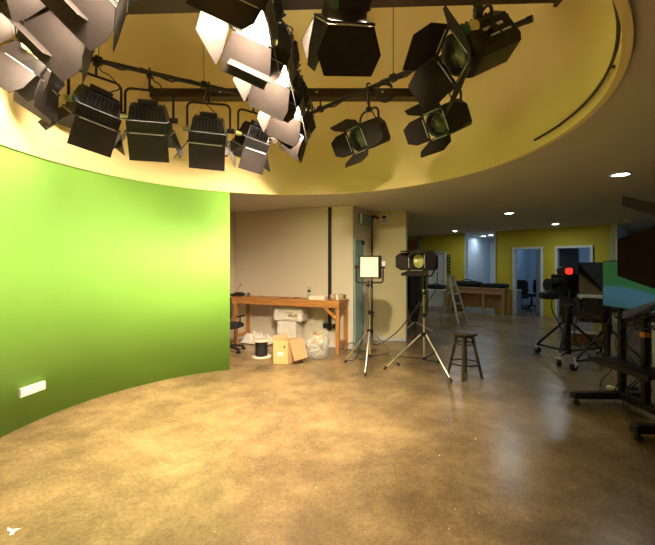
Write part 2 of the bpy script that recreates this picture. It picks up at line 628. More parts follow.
d1 = leaf('door_1', 0.27, 0.04, 0, 0.60, DH - 0.06, 'white_frame')
door_frame('trim_2', 0.26, 0.88, DH - 0.05, 0.045)
door_frame('trim_3', 3.25, 4.02, DH)
door_frame('trim_4', 4.44, 5.26, DH)
leaf('door_2', 4.00, 0.16, R(118), 0.74, DH, 'white_frame')
leaf('door_3', 4.46, 0.16, R(62), 0.72, DH, 'dark_leaf')
# wooden door at the far left end of the hall
a = math.atan2(uF.y, uF.x)
mm = Matrix.Translation(FP(0)) @ Matrix.Rotation(a, 4, 'Z')
d4 = struct(MB().box((-0.62, -0.03, 1.25), (0.72, 0.05, 2.50), mm).build('door_4', 'brownwood'))
MB().cyl(mm @ Vector((-0.36, -0.09, 1.05)), mm @ Vector((-0.36, -0.05, 1.05)), 0.03).build('door_handle', 'silver', d4)
struct(MB().box((-0.17, -0.04, 1.31), (0.14, 0.10, 2.62), mm).build('trim_5', 'grey'))
# white reveal around the tall opening
mb = MB()
mb.box((1.645, 0.03, CH / 2), (0.03, 0.19, CH), mm)
mb.box((2.655, 0.03, CH / 2), (0.03, 0.19, CH), mm)
struct(mb.build('trim_6', 'white_frame'))
# window glimpsed past the right-hand corner


def on_back(px, z):
    k = (px - PX0) / F
    # FA+uF t + nF 3.2
    p = FA + nF * 3.19
    t = (k * p.y - p.x) / (uF.x - k * uF.y)
    q = p + uF * t
    return q


wa, wb = on_back(619.3, 0), on_back(650, 0)
zt = CAMZ + (HY - 243.5) * wa.y / F
zm = CAMZ + (HY - 248.2) * wa.y / F
zb = CAMZ + (HY - 261.5) * wa.y / F


def wseg(a, b, z0, z1, off, m, name, parent=None):
    o = seg('', a - nF * off, b - nF * off, z0, z1, 0.03, '').build(name, m, parent)
    return o


win = struct(wseg(wa - uF * 0.04, wb + uF * 0.04, zb - 0.05, zt + 0.05, 0.03, 'white_frame', 'window_1'))
wseg(wa, wb, zm, zt, 0.045, 'pink_lit', 'window_pane', win)
wseg(wa, wb, zb, zm - 0.02, 0.045, 'green_lit', 'window_pane', win)

# teal glass door and exit box on the recess side wall
uS = (W2 - W1).normalized()
nS = Vector((-uS.y, uS.x, 0))


def on_line(px, P, U):
    k = (px - PX0) / F
    t = (k * P.y - P.x) / (U.x - k * U.y)
    return P + U * t


a, b = on_line(354.6, W1, uS), on_line(362.6, W1, uS)
dd = struct(seg('', a - nS * 0.02, b - nS * 0.02, 0.0, 2.03, 0.03, '').build('door_5', 'teal'))
h = b - uS * 0.06 - nS * 0.03
MB().bar(h + UP * 0.95, h + UP * 1.15, 0.02, 0.02).build('door_handle', 'silver', dd)
mb = MB()
mb.box((h.x, h.y, 1.98), (0.06, 0.06, 0.09))
mb.build('door_closer', 'black', dd)
a, b = on_line(357.6, W1, uS), on_line(368.5, W1, uS)
sg = seg('', a - nS * 0.07, b - nS * 0.07, 2.33, 2.54, 0.065, '').build('exit_sign', 'teal_sign', bevel=0.006)
tag(sg, 'small teal sign box high on the recess wall above the teal glass door', 'sign')
MB().bar(a - nS * 0.072 + UP * 2.34, a - nS * 0.072 + UP * 2.53, 0.03, 0.03).build('end_cap', 'white', sg)
# alarm box, camera and conduit at the recess corner
q = on_line(384.5, W2, (W3 - W2).normalized())
uP = (W3 - W2).normalized()
nP = Vector((-uP.y, uP.x, 0))
rP = math.atan2(uP.y, uP.x)
bx = thing('alarm_box', 'white alarm box with a small black display high on the pillar wall', 'alarm box', (q.x, q.y, 2.49), rP)
MB().box((0, -0.035, 0), (0.155, 0.066, 0.19)).build('case', 'white', bx, bevel=0.008)
MB().box((-0.005, -0.07, 0.035), (0.075, 0.008, 0.05)).build('display', 'glassdark', bx)
MB().box((0, -0.07, -0.04), (0.09, 0.006, 0.04)).build('keypad', 'silver', bx)
cpos = W2 + uP * 0.03 - nP * 0.05
cd = thing('conduit', 'thin black vertical conduit in the corner behind the square light panel', 'conduit', (cpos.x, cpos.y, 0))
MB().cyl((0, 0, 0.0), (0, 0, 2.50), 0.014).build('pipe', 'black', cd)
mb = MB().box((0.0, -0.0, 2.53), (0.07, 0.07, 0.07)).cyl((0.03, -0.02, 2.56), (0.13, -0.06, 2.50), 0.025)
mb.build('junction_box', 'black', cd)
for z in (0.5, 1.2, 1.9):
    MB().box((0, 0.015, z), (0.05, 0.05, 0.02)).build('clip', 'black', cd)
# alcove conduit + sockets
q = on_line(330.2, W0, uW)
rW = math.atan2(uW.y, uW.x)
cd = thing('cable_trunking', 'thick black vertical cable trunking on the alcove wall behind the workbench', 'conduit', (q.x, q.y, 0), rW)
MB().box((0, -0.022, 1.53), (0.055, 0.042, 2.22)).build('trunking', 'black', cd)
MB().box((0, -0.035, 0.385), (0.075, 0.06, 0.12)).build('end_box', 'black', cd, bevel=0.004)
for dx, lb in ((-0.085, 'black wall socket left of the trunking foot under the workbench'), (0.11, 'black wall socket right of the trunking foot under the workbench')):
    p = q + uW * dx
    so = thing('wall_socket', lb, 'socket', (p.x, p.y, 0.40), rW, 'sockets under the workbench')
    MB().box((0, -0.02, 0), (0.10, 0.036, 0.09)).build('plate', 'black', so, bevel=0.004)
    MB().box((0, -0.041, 0), (0.05, 0.008, 0.05)).build('outlet', 'rubber', so)
p0 = q + uW * 0.11 - nW * 0.05
mb = MB().tube(spline([(p0.x, p0.y, 0.38), (p0.x + 0.08, p0.y - 0.08, 0.18), (p0.x + 0.22, p0.y - 0.10, 0.09), (p0.x + 0.33, p0.y - 0.22, 0.14), (p0.x + 0.45, p0.y - 0.3, 0.02), (p0.x + 0.75, p0.y - 0.25, 0.012)]), 0.008, 6)
tag(mb.build('power_cable', 'cable'), 'black power cable running from the wall socket past the workbench leg', 'cable')

# baseboards
struct(seg('', W0 - nW * 0.012, W1 - nW * 0.012, 0, 0.07, 0.011, '').build('baseboard_alcove', 'white_frame'))
struct(seg('', W2 - nP * 0.012, W3 - nP * 0.012, 0, 0.07, 0.011, '').build('baseboard_pillar', 'white_frame'))

# drum lip + curtain track
o = LIPDONE.build('trim_7', 'drum')
struct(o)
tr = thing('curtain_track', 'thin dark curved curtain track following the inside rim of the ceiling opening', 'curtain track', (CX, CY, CH))
pts = arc((0, 0), DR - 0.026, R(-80), R(4), 60, 0.06)
MB().tube(pts, 0.010, 6).build('rail', 'beam', tr)
for dg in (-75, -57, -39, -27, -4, 3):
    a = R(dg)
    r0 = DR - 0.026
    MB().bar((r0 * math.cos(a), r0 * math.sin(a), 0.066), ((DR - 0.001) * math.cos(a), (DR - 0.001) * math.sin(a), 0.066), 0.02, 0.012).build('bracket', 'beam', tr)

# socket plate on the green wall
k = (31 - PX0) / F
A_, B_, C_ = k * k + 1, -2 * (k * CX + CY), CX * CX + CY * CY - DR * DR
Yg = (-B_ + math.sqrt(B_ * B_ - 4 * A_ * C_)) / (2 * A_)
g = Vector((k * Yg, Yg, CAMZ - (389 - HY) * Yg / F))
ang = math.atan2(g.y - CY, g.x - CX)
pl = thing('wall_plate', 'cream double socket plate low on the curved green wall', 'socket', g, ang)
MB().box((-0.015, 0, 0), (0.03, 0.265, 0.085)).build('plate', 'white', pl, bevel=0.004)
for y in (-0.07, 0.07):
    MB().box((-0.032, y, 0.0), (0.004, 0.075, 0.05)).build('outlet', 'label', pl)

# white tape scrap on the floor at the bottom left
x, y = fl(12, 531)
mb = MB()
mb.plate([(-0.05, 0.03), (-0.01, 0.012), (0.035, 0.022), (0.02, 0.0), (0.034, -0.03), (0.014, -0.035), (0.0, -0.006), (-0.03, 0.002)], 0.002)
tag(mb.build('tape_scrap', 'label', loc=(x, y, 0.0012)), 'scrap of white tape stuck to the floor at the bottom left corner', 'tape')

# ceiling beams inside the drum
for Yb, rz, h, w, lb in ((4.93, 0.0, 0.10, 0.15, 'farther dark brown steel beam crossing the drum above the small lights'), (3.10, R(-2.3), 0.12, 0.20, 'nearer dark brown steel beam crossing the drum at the top of the view')):
    half = math.sqrt(DR * DR - (Yb - CY) ** 2) - 0.025
    be = thing('steel_beam', lb, 'beam', (CX, Yb, 3.79), rz)
    MB().box((0, 0, h / 2 - 0.04), (2 * half, w, 0.02)).box((0, 0, 0), (2 * half, 0.02, h)).box((0, 0, -h / 2), (2 * half, w, 0.02)).box((0, w / 2 - 0.01, 0), (2 * half, 0.02, h)).box((0, -w / 2 + 0.01, 0), (2 * half, 0.02, h)).build('channel', 'beam', be)
    for s in (-1, 1):
        MB().box((s * (half - 0.02), 0, 0), (0.03, w + 0.06, h + 0.05)).build('end_plate', 'beam', be)
    for x in (-0.9, 0.35, 1.2):
        if abs(x) < half:
            MB().cyl((x, -w / 2 - 0.006, 0.0), (x, -w / 2 + 0.0, 0.0), 0.016, n=8).build('bolt', 'knob_cream' if x == -0.9 else 'silver', be)

# ------------------------------------------------------------------ lighting grid pipes
PZ = 3.60


def pipe(label, a, b, hang, wires=()):
    a, b = Vector((*a, 0)), Vector((*b, 0))
    t = thing('lighting_pipe', label, 'lighting pipe', (a.x, a.y, PZ))
    d = b - a
    d.z = 0
    MB().cyl((0, 0, 0), d, 0.024, n=14).build('tube', 'black', t)
    MB().cyl(d * -0.002, d * 0.012, 0.029).build('end_cap', 'black', t)
    MB().cyl(d * 0.985, d * 1.002, 0.029).build('end_cap', 'black', t)
    for f in tuple(hang) + tuple(wires):
        p = d * f
        mb = MB()
        if f in hang:
            mb.cyl(p + Vector((0, 0, 0.02)), p + Vector((0, 0, 0.128)), 0.012, n=8)
        else:
            mb.cyl(p + Vector((0, 0, 0.02)), p + Vector((0, 0, 0.999)), 0.004, n=6)
        mb.box(p + Vector((0, 0, 0.0)), (0.065, 0.065, 0.065), rz=math.atan2(d.y, d.x))
        mb.build('pipe_clamp', 'black', t)
    # black tie wraps and a cable lashed along the pipe
    rnd = random.Random(int(a.x * 100))
    pts = []
    side = Vector((-d.y, d.x, 0)).normalized()
    for i in range(26):
        f = 0.02 + 0.96 * i / 25
        pts.append(d * f + side * 0.03 * math.cos(i * 1.3) + UP * (0.03 * math.sin(i * 1.3) - 0.012 * rnd.random()))
    MB().tube(pts, 0.009, 6).build('lashed_cable', 'cable', t)
    return t


pipe('black lighting pipe carrying the row of box lights in front of the left wall', (-2.52, 3.64), (-0.30, 4.91), (0.985,), (0.1, 0.5))
pipe('black lighting pipe rising to the right and carrying the round lens lights', (-0.26, 5.10), (1.70, 3.12), (0.086, 0.93), (0.5,))
pipe('cable wrapped black lighting pipe running down the middle of the drum', (-0.55, 1.75), (-0.30, 4.90), (0.43, 0.99), (0.1,))
pipe('black lighting pipe above the left foreground lights', (-0.90, 1.80), (-2.50, 3.28), (0.985,), (0.1, 0.5))

# thick snarl of cables along the middle pipe
rnd = random.Random(4)
cb = thing('cable_bundle', 'snarl of black cables wound along the middle lighting pipe', 'cables', (-0.42, 3.3, PZ))
for k in range(9):
    pts = []
    ph = rnd.random() * 6
    am = 0.04 + 0.035 * rnd.random()
    fr = 0.5 + rnd.random() * 0.9
    for i in range(44):
        f = i / 43
        b = Vector((-0.125 + 0.25 * f, -1.50 + 3.0 * f, 0))
        pts.append(b + Vector((am * math.cos(ph + i * fr) + 0.03, 0.02 * math.sin(i), am * math.sin(ph + i * fr) - 0.03 + rnd.uniform(-0.02, 0.02))))
    MB().tube(pts, 0.010, 6).build('cable', 'cable', cb)
for k in range(20):
    f = 0.10 + 0.88 * k / 19
    b = Vector((-0.125 + 0.25 * f, -1.50 + 3.0 * f, -0.03))
    w = rnd.uniform(0.06, 0.17)
    dp = rnd.uniform(0.12, 0.34)
    s = rnd.choice((1, 1, 1, -1))
    pts = spline([b, b + Vector((s * w, 0.05, -dp * 0.5)), b + Vector((s * w * 1.1, 0.10, -dp)), b + Vector((s * w * 0.3, 0.16, -dp * 0.6)), b + Vector((0, 0.20, 0))], 6)
    MB().tube(pts, 0.008, 6).build('cable', 'cable', cb)
for k, (f, r) in enumerate(((0.985, 0.05), (0.93, 0.045))):
    b = Vector((-0.125 + 0.25 * f + 0.06, -1.50 + 3.0 * f, -0.10))
    MB().tube([b + Vector((r * math.cos(i * PI / 9), 0.02 * math.sin(i), r * math.sin(i * PI / 9))) for i in range(18)], 0.010, 6, True).build('cable', 'cable', cb)
# a coil of spare cable on the right pipe
f = 0.46
b = Vector((-0.26 + 1.96 * f, 5.10 - 1.98 * f, PZ - 0.085))
mb = MB()
for k in range(5):
    r = 0.075 + 0.006 * k
    mb.tube([b + Vector((r * math.cos(i * PI / 10), 0.012 * k - 0.03, r * math.sin(i * PI / 10) - 0.01 * k)) for i in range(20)], 0.007, 6, True)
tag(mb.build('cable_coil', 'cable'), 'coil of spare black cable hung on the right lighting pipe', 'cable')


# ------------------------------------------------------------------ box lights
def frame_axes(s, d):
    s = Vector(s).normalized()
    d = Vector(d).normalized()
    nn = s.cross(d)
    return Matrix(((s.x, d.x, nn.x, 0), (s.y, d.y, nn.y, 0), (s.z, d.z, nn.z, 0), (0, 0, 0, 1)))


def yoke_pts(hw, top, r=0.06, up=1):
    pts = [Vector((-hw, 0, 0))]
    for i in range(7):
        a = PI - i / 6 * PI / 2
        pts.append(Vector((-hw + r + r * math.cos(a), 0, up * (top - r + r * math.sin(a)))))
    for i in range(7):
        a = PI / 2 - i / 6 * PI / 2
        pts.append(Vector((hw - r + r * math.cos(a), 0, up * (top - r + r * math.sin(a)))))
    pts.append(Vector((hw, 0, 0)))
    return pts


def softlight(label, opening, az, tau, w=0.40, l=0.32, L=(0.30, 0.30, 0.26, 0.26), fa=(45, 30, 40, 40), roll=0.0, wide=1.25, group=None, knobs=None, pz=PZ, glow='glow'):
    """opening centre in the world; az = direction (degrees) the head leans towards; tau = lean from straight down"""
    dep = 0.25
    rz = R(az) - PI / 2
    Rh = Matrix.Rotation(rz, 4, 'Z') @ Matrix.Rotation(R(tau), 4, 'X') @ Matrix.Rotation(R(roll), 4, 'Y')
    piv = Vector(opening) - (Rh @ Vector((0, 0, -dep / 2)))
    drop = pz - piv.z
    t = thing('box_light', label, 'studio light', (piv.x, piv.y, pz), rz, group)
    T = Matrix.Translation((0, 0, -drop)) @ Matrix.Rotation(R(tau), 4, 'X') @ Matrix.Rotation(R(roll), 4, 'Y')
    # housing: open box with sloped back
    mb = MB()
    zo, zt = -dep / 2, dep / 2
    th = 0.012
    mb.box((0, 0, 0.055), (w * 0.92, l * 0.92, 0.14), T, taper=(0.86, 0.72))
    for sx in (-1, 1):
        mb.box((sx * (w / 2 - th / 2), 0, zo + 0.055), (th, l, 0.11), T)
    for sy in (-1, 1):
        mb.box((0, sy * (l / 2 - th / 2), zo + 0.055), (w, th, 0.11), T)
    mb.build('housing', 'black', t, bevel=0.004)
    fin = MB()
    for i in range(9):
        x = -w * 0.36 + w * 0.72 * i / 8
        fin.box((x, 0, zt - 0.005), (0.006, l * 0.62, 0.05), T)
        for sy in (-1, 1):
            fin.box((x, sy * (l * 0.42), 0.055), (0.006, 0.03, 0.11), T)
    fin.build('cooling_fins', 'black', t)
    MB().box((0, 0, zt + 0.035), (w * 0.45, l * 0.34, 0.05), T).build('ballast_box', 'black', t, bevel=0.004)
    # lit diffuser, recessed a little
    MB().box((0, 0, zo + 0.035), (w - 0.03, l - 0.03, 0.006), T).build('light_panel', glow, t, label='glowing warm white light panel')
    rim = MB()
    for sx in (-1, 1):
        rim.box((sx * (w / 2 + 0.008), 0, zo), (0.016, l + 0.03, 0.016), T)
    for sy in (-1, 1):
        rim.box((0, sy * (l / 2 + 0.008), zo), (w + 0.03, 0.016, 0.016), T)
    rim.build('front_rim', 'black', t)
    # barn doors: front (+Y), rear (-Y), left (-X), right (+X)
    for k, (hinge, s, out, hw) in enumerate((((0, l / 2 + 0.02, zo - 0.014), (1, 0, 0), (0, 1, 0), w / 2), ((0, -l / 2 - 0.02, zo - 0.014), (1, 0, 0), (0, -1, 0), w / 2),
                                             ((-w / 2 - 0.02, 0, zo - 0.014), (0, 1, 0), (-1, 0, 0), l / 2), ((w / 2 + 0.02, 0, zo - 0.014), (0, 1, 0), (1, 0, 0), l / 2))):
        if fa[k] is None:
            continue
        phi = R(fa[k])
        d = Vector(out) * math.sin(phi) + Vector((0, 0, -1)) * math.cos(phi)
        A = Matrix.Translation(hinge) @ frame_axes(s, d)
        Lk = L[k]
        wk = wide
        poly = [(-hw * 0.98, 0.0), (hw * 0.98, 0.0), (hw * wk, Lk * 0.62), (hw * (wk - 0.12), Lk), (-hw * (wk - 0.12), Lk), (-hw * wk, Lk * 0.62)] if wk > 1.05 else [(-hw * 0.98, 0.0), (hw * 0.98, 0.0), (hw * wk, Lk), (-hw * wk, Lk)]
        fl_ = MB().plate(poly, 0.004, T @ A).build('barn_door', 'flap', t)
        MB().cyl(T @ A @ Vector((-0.8 * hw, -0.004, 0)), T @ A @ Vector((0.8 * hw, -0.004, 0)), 0.006, n=8).build('hinge', 'silver', fl_)
    # yoke, knob, clamp
    hw = w / 2 + 0.035
    top = min(drop - 0.10, 0.30)
    MB().tube([p + Vector((0, 0, -drop)) for p in yoke_pts(hw, top)], 0.013, 8).build('yoke', 'black', t)
    for s, m in ((-1, 'knob_green'), (1, 'black')):
        kb = MB().cyl((s * (hw - 0.035), 0, -drop), (s * (hw + 0.045), 0, -drop), 0.026, 0.03, n=12)
        kb.build('tilt_knob', m, t, label='yellow-green tilt knob' if m == 'knob_green' else None)
    if knobs:
        for i, m in enumerate(('knob_blue', 'knob_cream')):
            p = T @ Vector((-w / 2 - 0.02, -l / 2 + 0.06 + 0.07 * i, 0.0))
            MB().blob(p, (0.045, 0.06, 0.06), 2, 0.02, 0.9, 12).build('control_knob', m, t, label='blue control knob' if i == 0 else 'cream control knob')
    cl = MB().cyl((0, 0, -drop + top), (0, 0, -0.05), 0.012, n=10)
    cl.box((0, 0, -0.045), (0.05, 0.05, 0.04))
    cl.tube([Vector((0, 0.034 * math.cos(a), 0.034 * math.sin(a))) for a in [R(-120 + 30 * i) for i in range(9)]], 0.010, 6)
    cl.cyl((0, -0.07, -0.02), (0, -0.03, -0.02), 0.009, n=8)
    cl.build('pipe_hook', 'black', t)
    # supply cable: droops from the ballast up to the pipe
    p1 = T @ Vector((w * 0.18, 0, zt + 0.06))
    sgn = 1 if len(label) % 2 else -1
    MB().tube(spline([p1, p1 + Vector((0.07 * sgn, -0.05, 0.05)), Vector((0.11 * sgn, -0.05, -drop * 0.30)), Vector((0.05 * sgn, 0.0, -0.10)), Vector((0.02 * sgn, 0.02, -0.035))], 7), 0.006, 6).build('supply_cable', 'cable', t)
    MB().tube(spline([T @ Vector((-w * 0.30, 0, zt)), Vector((-0.10, 0.03, -drop * 0.55)), Vector((-0.05, 0.02, -0.12)), Vector((-0.01, 0.03, -0.02))], 6), 0.003, 5).build('safety_wire', 'silver', t)
    return t


GL = 'box lights hanging over the green wall'
# row along the left pipe, backs towards the camera
softlight('box light with blue and cream knobs, leftmost of the row above the green wall', (-2.36, 3.76, 3.02), 140, 28, fa=(40, 6, 32, 30), wide=0.98, L=(0.27, 0.27, 0.27, 0.24), roll=8, group=GL, knobs=True, glow='glow_back')
softlight('box light second from left in the row above the green wall, hanging level', (-1.90, 4.03, 2.99), 104, 26, fa=(40, 4, 38, 20), wide=0.97, L=(0.27, 0.27, 0.24, 0.24), group=GL, glow='glow_back')
softlight('box light third from left in the row above the green wall, near the middle', (-1.37, 4.33, 2.98), 101, 26, fa=(40, 4, 38, 20), wide=0.97, L=(0.27, 0.27, 0.24, 0.24), group=GL, roll=3, glow='glow_back')
softlight('tilted box light at the right end of the row above the green wall', (-0.96, 4.66, 3.02), 130, 28, w=0.34, l=0.28, fa=(40, 10, 42, 30), wide=1.0, L=(0.25, 0.25, 0.26, 0.22), group=GL, roll=6, glow='glow_back')
# row under the middle pipe, all leaning towards the green wall on the left
GM = 'lit box lights under the middle pipe'
FL_ = dict(L=(0.28, 0.25, 0.30, 0.29), fa=(-3, 38, 36, 32))
softlight('brightly lit box light with big dark flap, nearest under the cable-wrapped middle pipe', (-0.547, 2.54, 3.213), 180, 25, w=0.37, **FL_, group=GM)
softlight('lit box light second from the camera under the cable-wrapped middle pipe', (-0.477, 3.175, 3.213), 180, 25, w=0.36, **FL_, group=GM)
softlight('lit box light third from the camera under the cable-wrapped middle pipe', (-0.433, 3.95, 3.213), 180, 25, w=0.36, **FL_, group=GM)
softlight('smallest box light at the far end of the cable-wrapped middle pipe', (-0.40, 4.72, 3.213), 176, 38, w=0.28, l=0.28, L=(0.24, 0.24, 0.26, 0.25), fa=(6, 20, 25, 30), group=GM)
# row at the left foreground
FD_ = dict(L=(0.25, 0.24, 0.26, 0.30), fa=(6, 26, 58, 22))
GF = 'lit box lights at the upper left'
softlight('box light nearest at the upper left, mostly cut by the top edge', (-1.25, 2.08, 3.213), 211, 42, w=0.38, **FD_, group=GF, glow='glow_left')
softlight('brightly lit box light with wide pale flap near the upper left corner', (-1.69, 2.48, 3.213), 213, 42, w=0.38, **FD_, group=GF, glow='glow_left')
softlight('third of the upper left box lights counting away from the camera', (-2.20, 2.84, 3.213), 217, 42, w=0.36, **FD_, group=GF, glow='glow_left')
softlight('box light lowest and farthest of the upper left cluster', (-2.47, 3.13, 3.15), 195, 34, w=0.34, l=0.30, L=(0.2, 0.24, 0.28, 0.28), fa=(6, 26, 30, 30), group=GF, glow='glow_left')


# ------------------------------------------------------------------ fresnel lights
def fresnel(label, head, az, pitch, sc=1.0, fa=(35, 40, 45, 40), L=0.24, stand=None, hang=None, roll=0.0, lens='lens', text=False, knobs=False, name='lens_light', group=None, tipw=0.55, noglass=False, bar=None):
    """head = centre of the housing; az = world heading of the lens; pitch = degrees up(+)/down(-)"""
    rz = R(az) - PI / 2
    base = Vector((head[0], head[1], hang if hang is not None else 0.0))
    t = thing(name, label, 'studio light', base, rz, group)
    T = Matrix.Translation((0, 0, head[2] - base.z)) @ Matrix.Rotation(R(pitch), 4, 'X') @ Matrix.Rotation(R(roll), 4, 'Y') @ Matrix.Scale(sc, 4)
    mb = MB()
    # ribbed housing with chamfered profile
    prof = [(-0.13, -0.12), (-0.10, -0.155), (0.10, -0.155), (0.13, -0.12), (0.13, 0.07), (0.07, 0.145), (-0.07, 0.145), (-0.13, 0.07)]
    secs = [(-0.22, 0.86), (-0.20, 1.0), (0.10, 1.0), (0.15, 0.92)]
    vs, fs = [], []
    n_ = len(prof)
    for y, k in secs:
        vs += [(x * k, y, z * k) for x, z in prof]
    for j in range(len(secs) - 1):
        fs += [(j * n_ + i, j * n_ + (i + 1) % n_, (j + 1) * n_ + (i + 1) % n_, (j + 1) * n_ + i) for i in range(n_)]
    fs += [tuple(range(n_ - 1, -1, -1)), tuple(range((len(secs) - 1) * n_, len(secs) * n_))]
    mb.add(vs, [tuple(reversed(f)) for f in fs], False, T)
    mb.build('housing', 'black', t)
    rb = MB().box((0, -0.05, 0.143), (0.13, 0.28, 0.014), T)
    for s in (-1, 1):
        rb.box((s * 0.129, -0.05, -0.02), (0.012, 0.28, 0.12), T)
    for i in range(7):
        y = -0.17 + 0.04 * i
        rb.box((0, y, 0.148), (0.14, 0.010, 0.022), T)
        for s in (-1, 1):
            rb.box((s * 0.132, y, -0.02), (0.014, 0.010, 0.15), T)
    rb.build('cooling_ribs', 'black', t)
    RY = Matrix.Rotation(R(-90), 4, 'X')     # lathe axis z -> +y
    lr = MB().lathe([(0.115, 0.13), (0.135, 0.135), (0.14, 0.19), (0.135, 0.205), (0.118, 0.205), (0.112, 0.15)], 28, T @ RY)
    lr.build('lens_ring', 'black', t)
    ln = MB().lathe([(0.001, 0.192), (0.03, 0.190), (0.032, 0.186), (0.06, 0.181), (0.062, 0.177), (0.09, 0.168), (0.114, 0.150), (0.114, 0.14)], 28, T @ RY)
    ln.build('lens', lens, t, label='greenish stepped glass lens' if lens == 'lens' else 'stepped glass lens with brightness put into its material')
    if lens == 'lens_lit':
        MB().lathe([(0.001, 0.205), (0.016, 0.202), (0.03, 0.192)], 16, T @ RY @ Matrix.Translation((0.03, -0.01, 0))).build('painted_glint', 'panel', t)  # pale disc paints the bright spot on the glass
    fr = MB()
    for s in (-1, 1):
        fr.box((s * 0.137, 0.212, 0), (0.022, 0.014, 0.296), T)
        fr.box((0, 0.212, s * 0.137), (0.296, 0.014, 0.022), T)
    fr.build('accessory_frame', 'black', t)
    # barn doors: top, bottom, left(-X), right(+X)
    for k, (hinge, s, out) in enumerate((((0, 0.222, 0.145), (1, 0, 0), (0, 0, 1)), ((0, 0.222, -0.145), (1, 0, 0), (0, 0, -1)), ((-0.145, 0.222, 0), (0, 0, 1), (-1, 0, 0)), ((0.145, 0.222, 0), (0, 0, 1), (1, 0, 0)))):
        if fa[k] is None:
            continue
        phi = R(fa[k])
        d = Vector(out) * math.sin(phi) + Vector((0, 1, 0)) * math.cos(phi)
        A = Matrix.Translation(hinge) @ frame_axes(s, d)
        hw = 0.145
        if k < 2:
            poly = [(-hw, 0), (hw, 0), (hw * 1.45, L * 0.55), (hw * (1.45 - 0.35), L), (-hw * (1.45 - 0.35), L), (-hw * 1.45, L * 0.55)]
        else:
            poly = [(-hw * 0.95, 0), (hw * 0.95, 0), (hw * (tipw + 0.35), L * 0.6), (hw * tipw, L), (-hw * tipw, L), (-hw * (tipw + 0.35), L * 0.6)]
        f_ = MB().plate(poly, 0.004 / sc, T @ A).build('barn_door', 'flap', t)
        MB().cyl(T @ A @ Vector((-0.1, -0.003, 0)), T @ A @ Vector((0.1, -0.003, 0)), 0.006, n=8).build('hinge', 'silver', f_)
    hz = head[2] - base.z
    hw = 0.17 * sc
    if hang is not None:
        top = min(-hz - 0.09, 0.30 * sc)
        MB().tube([p + Vector((0, 0, hz)) for p in yoke_pts(hw, top, 0.09 * sc)], 0.012, 8).build('yoke', 'black', t)
        cl = MB().cyl((0, 0, hz + top), (0, 0, -0.05), 0.013, n=10).box((0, 0, -0.045), (0.055, 0.055, 0.05))
        cl.blob((0, 0, hz + top + 0.01), (0.075, 0.075, 0.06), 3, 0.05, 0.8, 12)
        cl.tube([Vector((0, 0.034 * math.cos(a), 0.034 * math.sin(a))) for a in [R(-120 + 30 * i) for i in range(9)]], 0.010, 6)
        cl.build('pipe_hook', 'black', t)
        p1 = T @ Vector((0.03, -0.21, 0.05))
        MB().tube(spline([p1, p1 + Vector((0.05, -0.10, -0.06)), p1 + Vector((0.10, -0.10, 0.10)), Vector((0.10, -0.05, -0.12)), Vector((0.03, 0.02, -0.04))], 7), 0.007, 6).build('supply_cable', 'cable', t)
        MB().tube([T @ Vector((0.08, -0.10, 0.12)), Vector((0.03, 0, -0.02))], 0.003, 5).build('safety_wire', 'silver', t)
    else:
        MB().tube([p + Vector((0, 0, hz)) for p in yoke_pts(hw, 0.24 * sc, 0.09 * sc, -1)], 0.012, 8).build('yoke', 'black', t)
    for s in (-1, 1):
        MB().cyl((s * (hw - 0.04 * sc), 0, hz), (s * (hw + 0.04), 0, hz), 0.022, 0.028, n=12).build('tilt_knob', 'black', t)
    for s in (-1, 1):
        MB().blob(T @ Vector((s * 0.02 + 0.155 if knobs else s * 0.03, -0.20, -0.11 if not knobs else 0.02)), (0.05 * sc, 0.05 * sc, 0.05 * sc), 5, 0.03, 0.9, 10).build('rear_knob', 'black', t)
    return t, T


GR = 'lens lights hanging on the right pipe'
h1 = at(369, 135, 4.30)
fresnel('round lens light with open flaps hanging at the middle of the right pipe', h1, 214, -27, 0.95, fa=(30, 30, 130, 38), L=0.20, hang=PZ, group=GR)
h2 = at(448, 119, 3.78)
t2, T2 = fresnel('round lens light hanging below the large one on the right pipe', h2, 211, -27, 0.93, fa=(30, 32, 130, 38), L=0.22, hang=PZ, group=GR)
MB().blob(T2 @ Vector((-0.13, 0.04, 0.05)), (0.03, 0.06, 0.05), 2, 0.03, 0.9, 12).build('control_knob', 'knob_cream', t2, label='cream control knob')
h3 = at(478, 45, 2.95)
t3, T3 = fresnel('large lens light with white lettering on its side at the upper right', h3, 188, -27, 1.12, fa=(4, 42, 60, 38), L=0.26, hang=PZ, roll=14, group=GR, tipw=0.75)
# two rows of small white lettering strokes on the side facing the camera
for row, (zc, y0, y1, cnt, hh) in enumerate(((0.0, 0.02, -0.12, 9, 0.022), (-0.06, 0.0, -0.15, 11, 0.012))):
    mb = MB()
    for i in range(cnt):
        if row == 1 and i == 5:
            continue
        y = y0 + (y1 - y0) * i / (cnt - 1)
        wd = abs(y1 - y0) / cnt
        mb.box((-0.141, y, zc), (0.004, wd * 0.62, hh), T3)
        mb.box((-0.141, y + wd * 0.2, zc + hh * 0.3 * (-1) ** i), (0.0042, wd * 0.5, hh * 0.4), T3)
    mb.build('lettering', 'label', t3, label='white lettering on the housing')
for i, (m, y) in enumerate((('knob_blue', 0.13), ('knob_cream', 0.06))):
    MB().blob(T3 @ Vector((-0.135, y, 0.06)), (0.05, 0.085, 0.085), 2, 0.05, 0.8, 12).build('control_knob', m, t3, label='blue control knob' if i == 0 else 'cream control knob')
h4 = atz(348, -24, 3.22)
fresnel('black lens light with added lens glow at the top centre seen from below with one wide hanging flap', h4, 98, -50, 1.0, fa=(17, 6, 10, 12), L=0.27, lens='lens_on', roll=-12, hang=PZ, group=GR)


